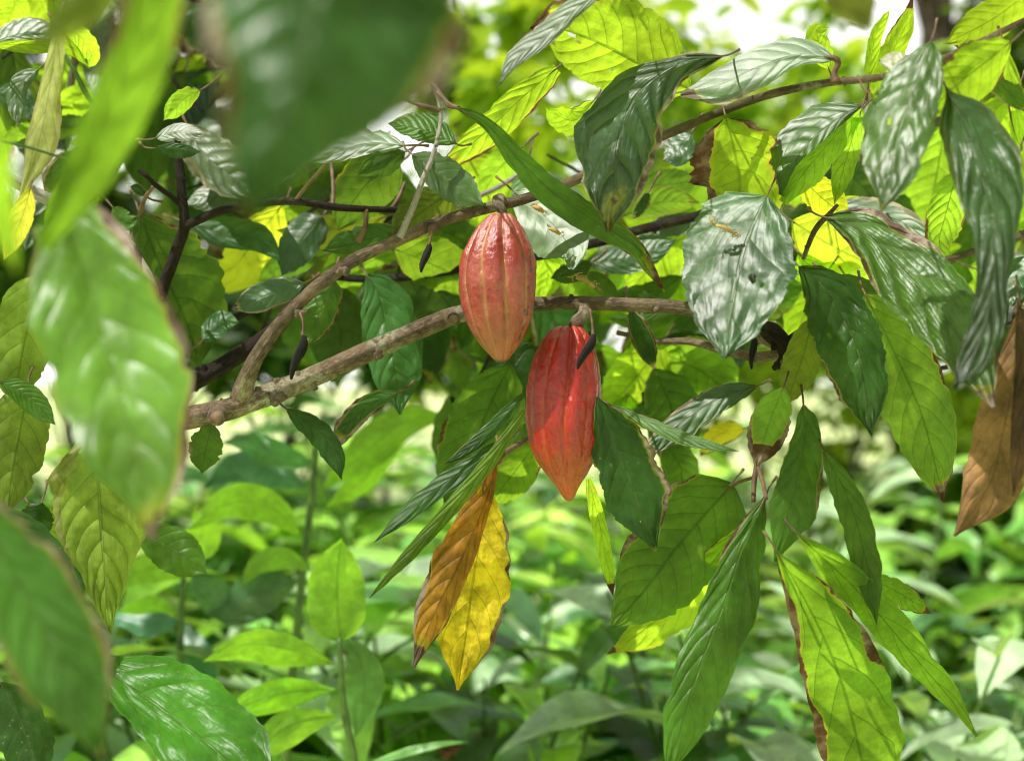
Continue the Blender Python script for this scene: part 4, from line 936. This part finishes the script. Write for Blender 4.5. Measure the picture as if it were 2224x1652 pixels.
def build_plant(seed, h, nleaf, lsize, detailed):
    st, lv = plant_variant(seed, h, nleaf, lsize, .28)
    root = empty('ginger_plant', (0, 0, 0))
    link_mesh('stem', *st[:2], M['greenstem'], root, (0, 0, 0), st[2])
    if detailed:
        for V, F, U in lv:
            link_mesh('leaf', V, F, M['ginger'], root, V[3], U, attrs={'leaf_len': [.2] * len(V)})
    else:
        V, F, U = merge(lv)
        link_mesh('foliage', V, F, M['ginger'], root, (0, 0, 0), U, attrs={'leaf_len': [.2] * len(V)})
    return root
def copy_thing(root):
    c = root.copy(); col.objects.link(c)
    for ch in root.children:
        d = ch.copy(); col.objects.link(d); d.parent = c
    return c
def place(proto_list, idx, x, y, rz, sc, label, group, tint):
    root, used = proto_list[idx]
    o = copy_thing(root) if used else root
    proto_list[idx][1] = True
    o.location = (x, y, 0); o.rotation_euler = (0, 0, rz); o.scale = (sc, sc, sc)
    tag(o, label, 'plant', group)
    for ch in o.children:
        k = rnd.choice((.55, .9, 1.1, 1.3)) * 2.2
        ch.color = (tint[0] * k, tint[1] * k, tint[2] * k, 0)
protos = [[build_plant(100 + k, rnd.uniform(.95, 1.25), rnd.choice((9, 10, 11, 12)), rnd.uniform(.36, .48), True), False] for k in range(7)]
far_protos = [[build_plant(200 + k, rnd.uniform(1.0, 1.3), 15, rnd.uniform(.32, .44), False), False] for k in range(7)]

def ztop(ypx, Y): return CAMZ - (ypx - CY) / FPX * Y
zones = [  # x range px, y of tops px, depth range, count, label, group, tints
    (360, 1100, 1080, 1500, 2.5, 3.4, 24, 'softly blurred green ginger plant in the undergrowth below the lower limb', 'ginger plants under the pods', (0, 1, 2, 3, 4)),
    (1000, 1560, 1180, 1560, 2.5, 3.5, 26, 'softly blurred ginger plant in the undergrowth under the red pod', 'ginger plants under the red pod', (1, 2, 3, 4)),
    (1500, 2300, 1230, 1560, 2.4, 3.6, 34, 'blurred grey-green glossy ginger plant in the undergrowth below the drooping leaves', 'ginger plants under the drooping leaves', (2, 3, 3, 3, 1)),
    (-60, 420, 1250, 1500, 2.4, 3.3, 11, 'blurred dark green ginger plant behind the net-veined hanging leaves', 'ginger plants behind the hanging leaves', (1, 2, 3)),
]
for (x0, x1, y0, y1, d0, d1, n_, lab, grp, tints) in zones:
    for k in range(n_):
        Y = rnd.uniform(d0, d1); x = x0 + (x1 - x0) * (k + rnd.random()) / n_
        zt = max(.4, ztop(rnd.uniform(y0, y1), Y))
        place(protos, rnd.randrange(7), (x - CX) / FPX * Y, Y, rnd.uniform(0, 6.28), min(1.25, max(.55, zt / 1.15)), lab, grp, GT[rnd.choice(tints)])
for (x0, x1, y0, y1, d0, d1, n_, lab, grp, tints) in [
    (-300, 800, 840, 1150, 3.6, 6.5, 46, 'far blurred leafy plant in the undergrowth left of the pods', 'far leafy plants left of the pods', (0, 1, 2, 4, 5)),
    (1250, 2500, 900, 1300, 3.8, 7.0, 56, 'far blurred leafy plant in the undergrowth right of the red pod', 'far leafy plants right of the red pod', (0, 1, 3, 3, 5)),
    (560, 1400, 840, 1010, 6.0, 10.0, 24, 'far blurred bush standing in the clearing behind the pods', 'far bushes in the clearing', (0, 1, 2, 4)),
    (380, 1500, 930, 1120, 3.6, 5.2, 16, 'blurred leafy plant rising toward the lower limb behind the orange and yellow leaves', 'leafy plants rising behind the dying leaves', (0, 1, 2, 4)),
    (700, 1350, 1080, 1300, 3.6, 6.0, 30, 'far blurred low plant in the undergrowth before the bright clearing', 'far low plants before the clearing', (0, 1, 4)),
]:
    for k in range(n_):
        Y = rnd.uniform(d0, d1); x = x0 + (x1 - x0) * (k + rnd.random()) / n_
        zt = max(.4, ztop(rnd.uniform(y0, y1), Y))
        place(far_protos, rnd.randrange(7), (x - CX) / FPX * Y, Y, rnd.uniform(0, 6.28), min(1.6, max(.5, zt / 1.2)), lab, grp, GT[rnd.choice(tints)])
V, F, U = px_tube([(965, 1612, 2.2), (970, 1624, 2.195), (974, 1640, 2.2)], [14, 26, 12], sides=16, n=12, rough=.5)
tag(link_mesh('withered_flower', V, F, M['dry'], None, at(970, 1630, 2.2), U, color=(.12, .06, .03, 0), attrs={'leaf_len': [.1] * len(V)}), 'small round brown withered flower head low in the undergrowth', 'flower head')

# ------------------------------------------------------------------ trees behind
def tree(label, x, Y, r_px, clumps_px, lsize, nper, mat, seed, name='tree', cat='tree', lean=0, group=None, over=()):
    """clumps_px: (x, y, radius px, Y offset)"""
    base = at(x, CY, Y); base.z = 0
    root = empty(name, base, label, cat, group)
    rr = r_px * Y / FPX
    r = random.Random(seed)
    cl = [(at(cx_, cy_, Y + dy), R * Y / FPX) for cx_, cy_, R, dy in clumps_px] + [(Vector(o_[:3]), o_[3]) for o_ in over]
    ztopm = max(c.z for c, _ in cl) * .98
    tr = [tuple(base + Vector((lean * u + .06 * math.sin(u * 5 + seed), .05 * math.cos(u * 4), u * ztopm))) for u in (0, .12, .3, .5, .75, 1)]
    parts = [tube(tr, [rr * 1.5, rr * 1.08, rr, rr * .9, rr * .65, rr * .25], sides=14, n=30, rough=.10, seed=seed)]
    link_mesh('trunk', *parts[0][:2], M['trunk'], root, base, parts[0][2])
    C = catmull(tr, 20)
    for c, R in cl:
        zt = min(max(c.z - .35, .3), ztopm)
        i = min(20, max(2, int(20 * zt / ztopm) - 2))
        a = Vector(C[i])
        mid = a.lerp(c, .5) + Vector((r.uniform(-.1, .1), r.uniform(-.1, .1), .08))
        v, f, u = tube([tuple(a), tuple(mid), tuple(c)], [rr * .3, rr * .2, rr * .08], sides=6, n=8, rough=.1)
        link_mesh('limb', v, f, M['trunk'], root, a, u)
    V, F = crown(seed, cl, lsize, nper, 1)
    link_mesh('crown', V, F, M[mat], root, cl[0][0], smooth=False)
    return root

r2 = random.Random(21)
def cl(x0, x1, y0, y1, n, R, dY=.6):
    return [(r2.uniform(x0, x1), r2.uniform(y0, y1), R * r2.uniform(.7, 1.3), r2.uniform(-dY, dY)) for _ in range(n)]
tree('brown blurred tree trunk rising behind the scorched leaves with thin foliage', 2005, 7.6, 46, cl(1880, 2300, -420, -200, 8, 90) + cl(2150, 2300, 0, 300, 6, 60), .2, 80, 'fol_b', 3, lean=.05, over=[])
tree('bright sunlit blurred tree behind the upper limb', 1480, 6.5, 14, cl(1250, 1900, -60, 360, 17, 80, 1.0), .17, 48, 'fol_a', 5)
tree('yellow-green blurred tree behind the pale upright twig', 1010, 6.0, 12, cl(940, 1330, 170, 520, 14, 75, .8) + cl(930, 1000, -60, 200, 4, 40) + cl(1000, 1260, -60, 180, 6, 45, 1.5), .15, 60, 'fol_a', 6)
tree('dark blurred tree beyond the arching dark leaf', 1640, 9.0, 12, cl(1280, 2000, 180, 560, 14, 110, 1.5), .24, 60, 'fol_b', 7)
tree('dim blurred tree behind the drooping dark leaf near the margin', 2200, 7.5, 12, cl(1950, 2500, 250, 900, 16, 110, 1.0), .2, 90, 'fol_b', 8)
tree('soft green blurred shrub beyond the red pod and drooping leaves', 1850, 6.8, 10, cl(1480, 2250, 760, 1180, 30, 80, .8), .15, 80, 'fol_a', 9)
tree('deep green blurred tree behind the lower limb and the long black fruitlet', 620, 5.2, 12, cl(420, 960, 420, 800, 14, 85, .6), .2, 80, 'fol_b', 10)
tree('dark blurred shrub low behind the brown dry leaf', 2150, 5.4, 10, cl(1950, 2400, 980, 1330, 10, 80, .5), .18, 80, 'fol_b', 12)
tree('sparse blurred tree behind the cream-coloured leaf', 120, 5.5, 10, cl(-150, 330, 250, 620, 9, 70, .6) + cl(-60, 60, 0, 120, 3, 40), .18, 70, 'fol_b', 13, over=[(r2.uniform(-4.2, -1.5), r2.uniform(2.2, 5.2), r2.uniform(3.4, 5.5), r2.uniform(.35, .6)) for _ in range(6)])  # high clumps are out of view, added to dapple the undergrowth with shade
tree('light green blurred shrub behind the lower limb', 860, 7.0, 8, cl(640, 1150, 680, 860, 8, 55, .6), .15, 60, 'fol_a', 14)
V, F = crown(77, [(at(r2.uniform(-600, 2900), r2.uniform(380, 640), r2.uniform(13, 22)), r2.uniform(.7, 1.5)) for _ in range(120)], .36, 60, 1)
ring = []  # unseen woods around the camera, made tall to cut the sky fill
for k in range(460):
    a = r2.uniform(math.radians(75), math.radians(465)); d = r2.uniform(11, 17)
    ring.append((Vector((math.sin(a) * d, math.cos(a) * d, r2.uniform(.05, 1) ** .8 * 18.5)), r2.uniform(1.2, 2.2)))
ring = [c_ for c_ in ring if not (c_[0].y > 2 and abs(c_[0].x) < .6 * c_[0].y)]
V2, F2 = crown(79, ring, .8, 70, 1)
F += [tuple(i + len(V) for i in f) for f in F2]; V += V2
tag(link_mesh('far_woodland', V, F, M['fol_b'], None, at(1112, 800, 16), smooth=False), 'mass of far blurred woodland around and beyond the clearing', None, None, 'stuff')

cov = []
while len(cov) < 520:
    Y = 2.6 + 11 * r2.random() ** 1.4; xp = r2.uniform(-300, 2500)
    if Y > 5 and 560 < xp < 1250 : continue
    cov.append((Vector(((xp - CX) / FPX * Y, Y, r2.uniform(.05, .45))), r2.uniform(.2, .5)))
V, F = crown(78, cov, .16, 34, 1)
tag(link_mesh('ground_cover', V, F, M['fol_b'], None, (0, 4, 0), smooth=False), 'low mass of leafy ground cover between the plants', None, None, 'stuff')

# ------------------------------------------------------------------ ground, sky, sun, camera
b = NB('clearing_grass')
tc = b.n('ShaderNodeTexCoord')
n1 = b.noise(tc.outputs['Object'], .5, 4); n2 = b.noise(tc.outputs['Object'], 30, 4, .7)
c = b.mix(b.step(n1.outputs[0], .35, .65), (.60, .74, .26), (.80, .85, .50))
c = b.mix(b.step(n2.outputs[0], .4, .7), c, (.36, .50, .12))
bump = b.n('ShaderNodeBump', {'Strength': .6, 'Distance': .03, 'Height': n2.outputs[0]})
b.done(b.n('ShaderNodeBsdfPrincipled', {'Base Color': c, 'Roughness': .9, 'Normal': bump}))
N = 24
gv = [((i / N - .5) * 600, (j / N) * 600 - 60, 0) for j in range(N + 1) for i in range(N + 1)]
gf = [(j * (N + 1) + i, j * (N + 1) + i + 1, (j + 1) * (N + 1) + i + 1, (j + 1) * (N + 1) + i) for j in range(N) for i in range(N)]
tag(link_mesh('ground', gv, gf, b.m), kind='structure')

w = bpy.data.worlds.new('World'); scene.world = w; w.use_nodes = True
nt = w.node_tree; nt.nodes.clear()
sky = nt.nodes.new('ShaderNodeTexSky'); sky.sky_type = 'NISHITA'; sky.sun_disc = False
sky.sun_elevation = math.asin(SUN.z); sky.sun_rotation = math.atan2(SUN.x, SUN.y)
sky.air_density = 1.0; sky.dust_density = 2.5; sky.ozone_density = 1.0
bgn = nt.nodes.new('ShaderNodeBackground'); bgn.inputs['Strength'].default_value = 0.15
wo = nt.nodes.new('ShaderNodeOutputWorld')
wc = nt.nodes.new('ShaderNodeTexCoord')
cn = nt.nodes.new('ShaderNodeTexNoise'); cn.inputs['Scale'].default_value = 2.6; cn.inputs['Detail'].default_value = 5; cn.inputs['Roughness'].default_value = .6
nt.links.new(wc.outputs['Generated'], cn.inputs['Vector'])
cm = nt.nodes.new('ShaderNodeMapRange'); cm.inputs[1].default_value = .30; cm.inputs[2].default_value = .50; cm.inputs[3].default_value = .85
nt.links.new(cn.outputs[0], cm.inputs[0])
cx_ = nt.nodes.new('ShaderNodeMix'); cx_.data_type = 'RGBA'; 
wz = nt.nodes.new('ShaderNodeSeparateXYZ'); nt.links.new(wc.outputs['Generated'], wz.inputs[0])
wr = nt.nodes.new('ShaderNodeMapRange'); wr.inputs[1].default_value = .12; wr.inputs[2].default_value = .62
nt.links.new(wz.outputs[2], wr.inputs[0])
wg = nt.nodes.new('ShaderNodeMix'); wg.data_type = 'RGBA'
wg.inputs[6].default_value = (12.0, 11.9, 11.4, 1); wg.inputs[7].default_value = (4.9, 4.85, 4.7, 1)
nt.links.new(wr.outputs[0], wg.inputs[0]); nt.links.new(wg.outputs[2], cx_.inputs[7])
nt.links.new(cm.outputs[0], cx_.inputs[0]); nt.links.new(sky.outputs[0], cx_.inputs[6])
nt.links.new(cx_.outputs[2], bgn.inputs[0]); nt.links.new(bgn.outputs[0], wo.inputs[0])

sl = bpy.data.lights.new('sun', 'SUN'); sl.energy = 5.0; sl.angle = math.radians(.53); sl.color = (1, .95, .87)
so = bpy.data.objects.new('sun', sl); col.objects.link(so); so.location = (0, 0, 10)
so.rotation_euler = SUN.to_track_quat('Z', 'Y').to_euler()

cam = bpy.data.cameras.new('camera'); cam.lens = 50; cam.sensor_width = 36; cam.sensor_fit = 'HORIZONTAL'
cam.clip_start = .02; cam.clip_end = 2000
cam.dof.use_dof = True; cam.dof.focus_distance = 1.56; cam.dof.aperture_fstop = 2.8; cam.dof.aperture_blades = 9
co = bpy.data.objects.new('camera', cam); col.objects.link(co)
co.location = (0, 0, CAMZ); co.rotation_euler = (math.pi / 2, 0, 0)
scene.camera = co

scene.render.engine = 'CYCLES'
scene.cycles.use_denoising = True
scene.cycles.filter_width = 1.1
scene.cycles.max_bounces = 5
scene.cycles.diffuse_bounces = 3
scene.cycles.glossy_bounces = 2
scene.cycles.transmission_bounces = 4
scene.cycles.use_adaptive_sampling = True
scene.cycles.adaptive_threshold = 0.035
scene.cycles.adaptive_min_samples = 16
scene.cycles.sample_clamp_indirect = 4.0
scene.view_settings.view_transform = 'Standard'
scene.view_settings.look = 'None'
scene.view_settings.exposure = 0
scene.view_settings.gamma = 1
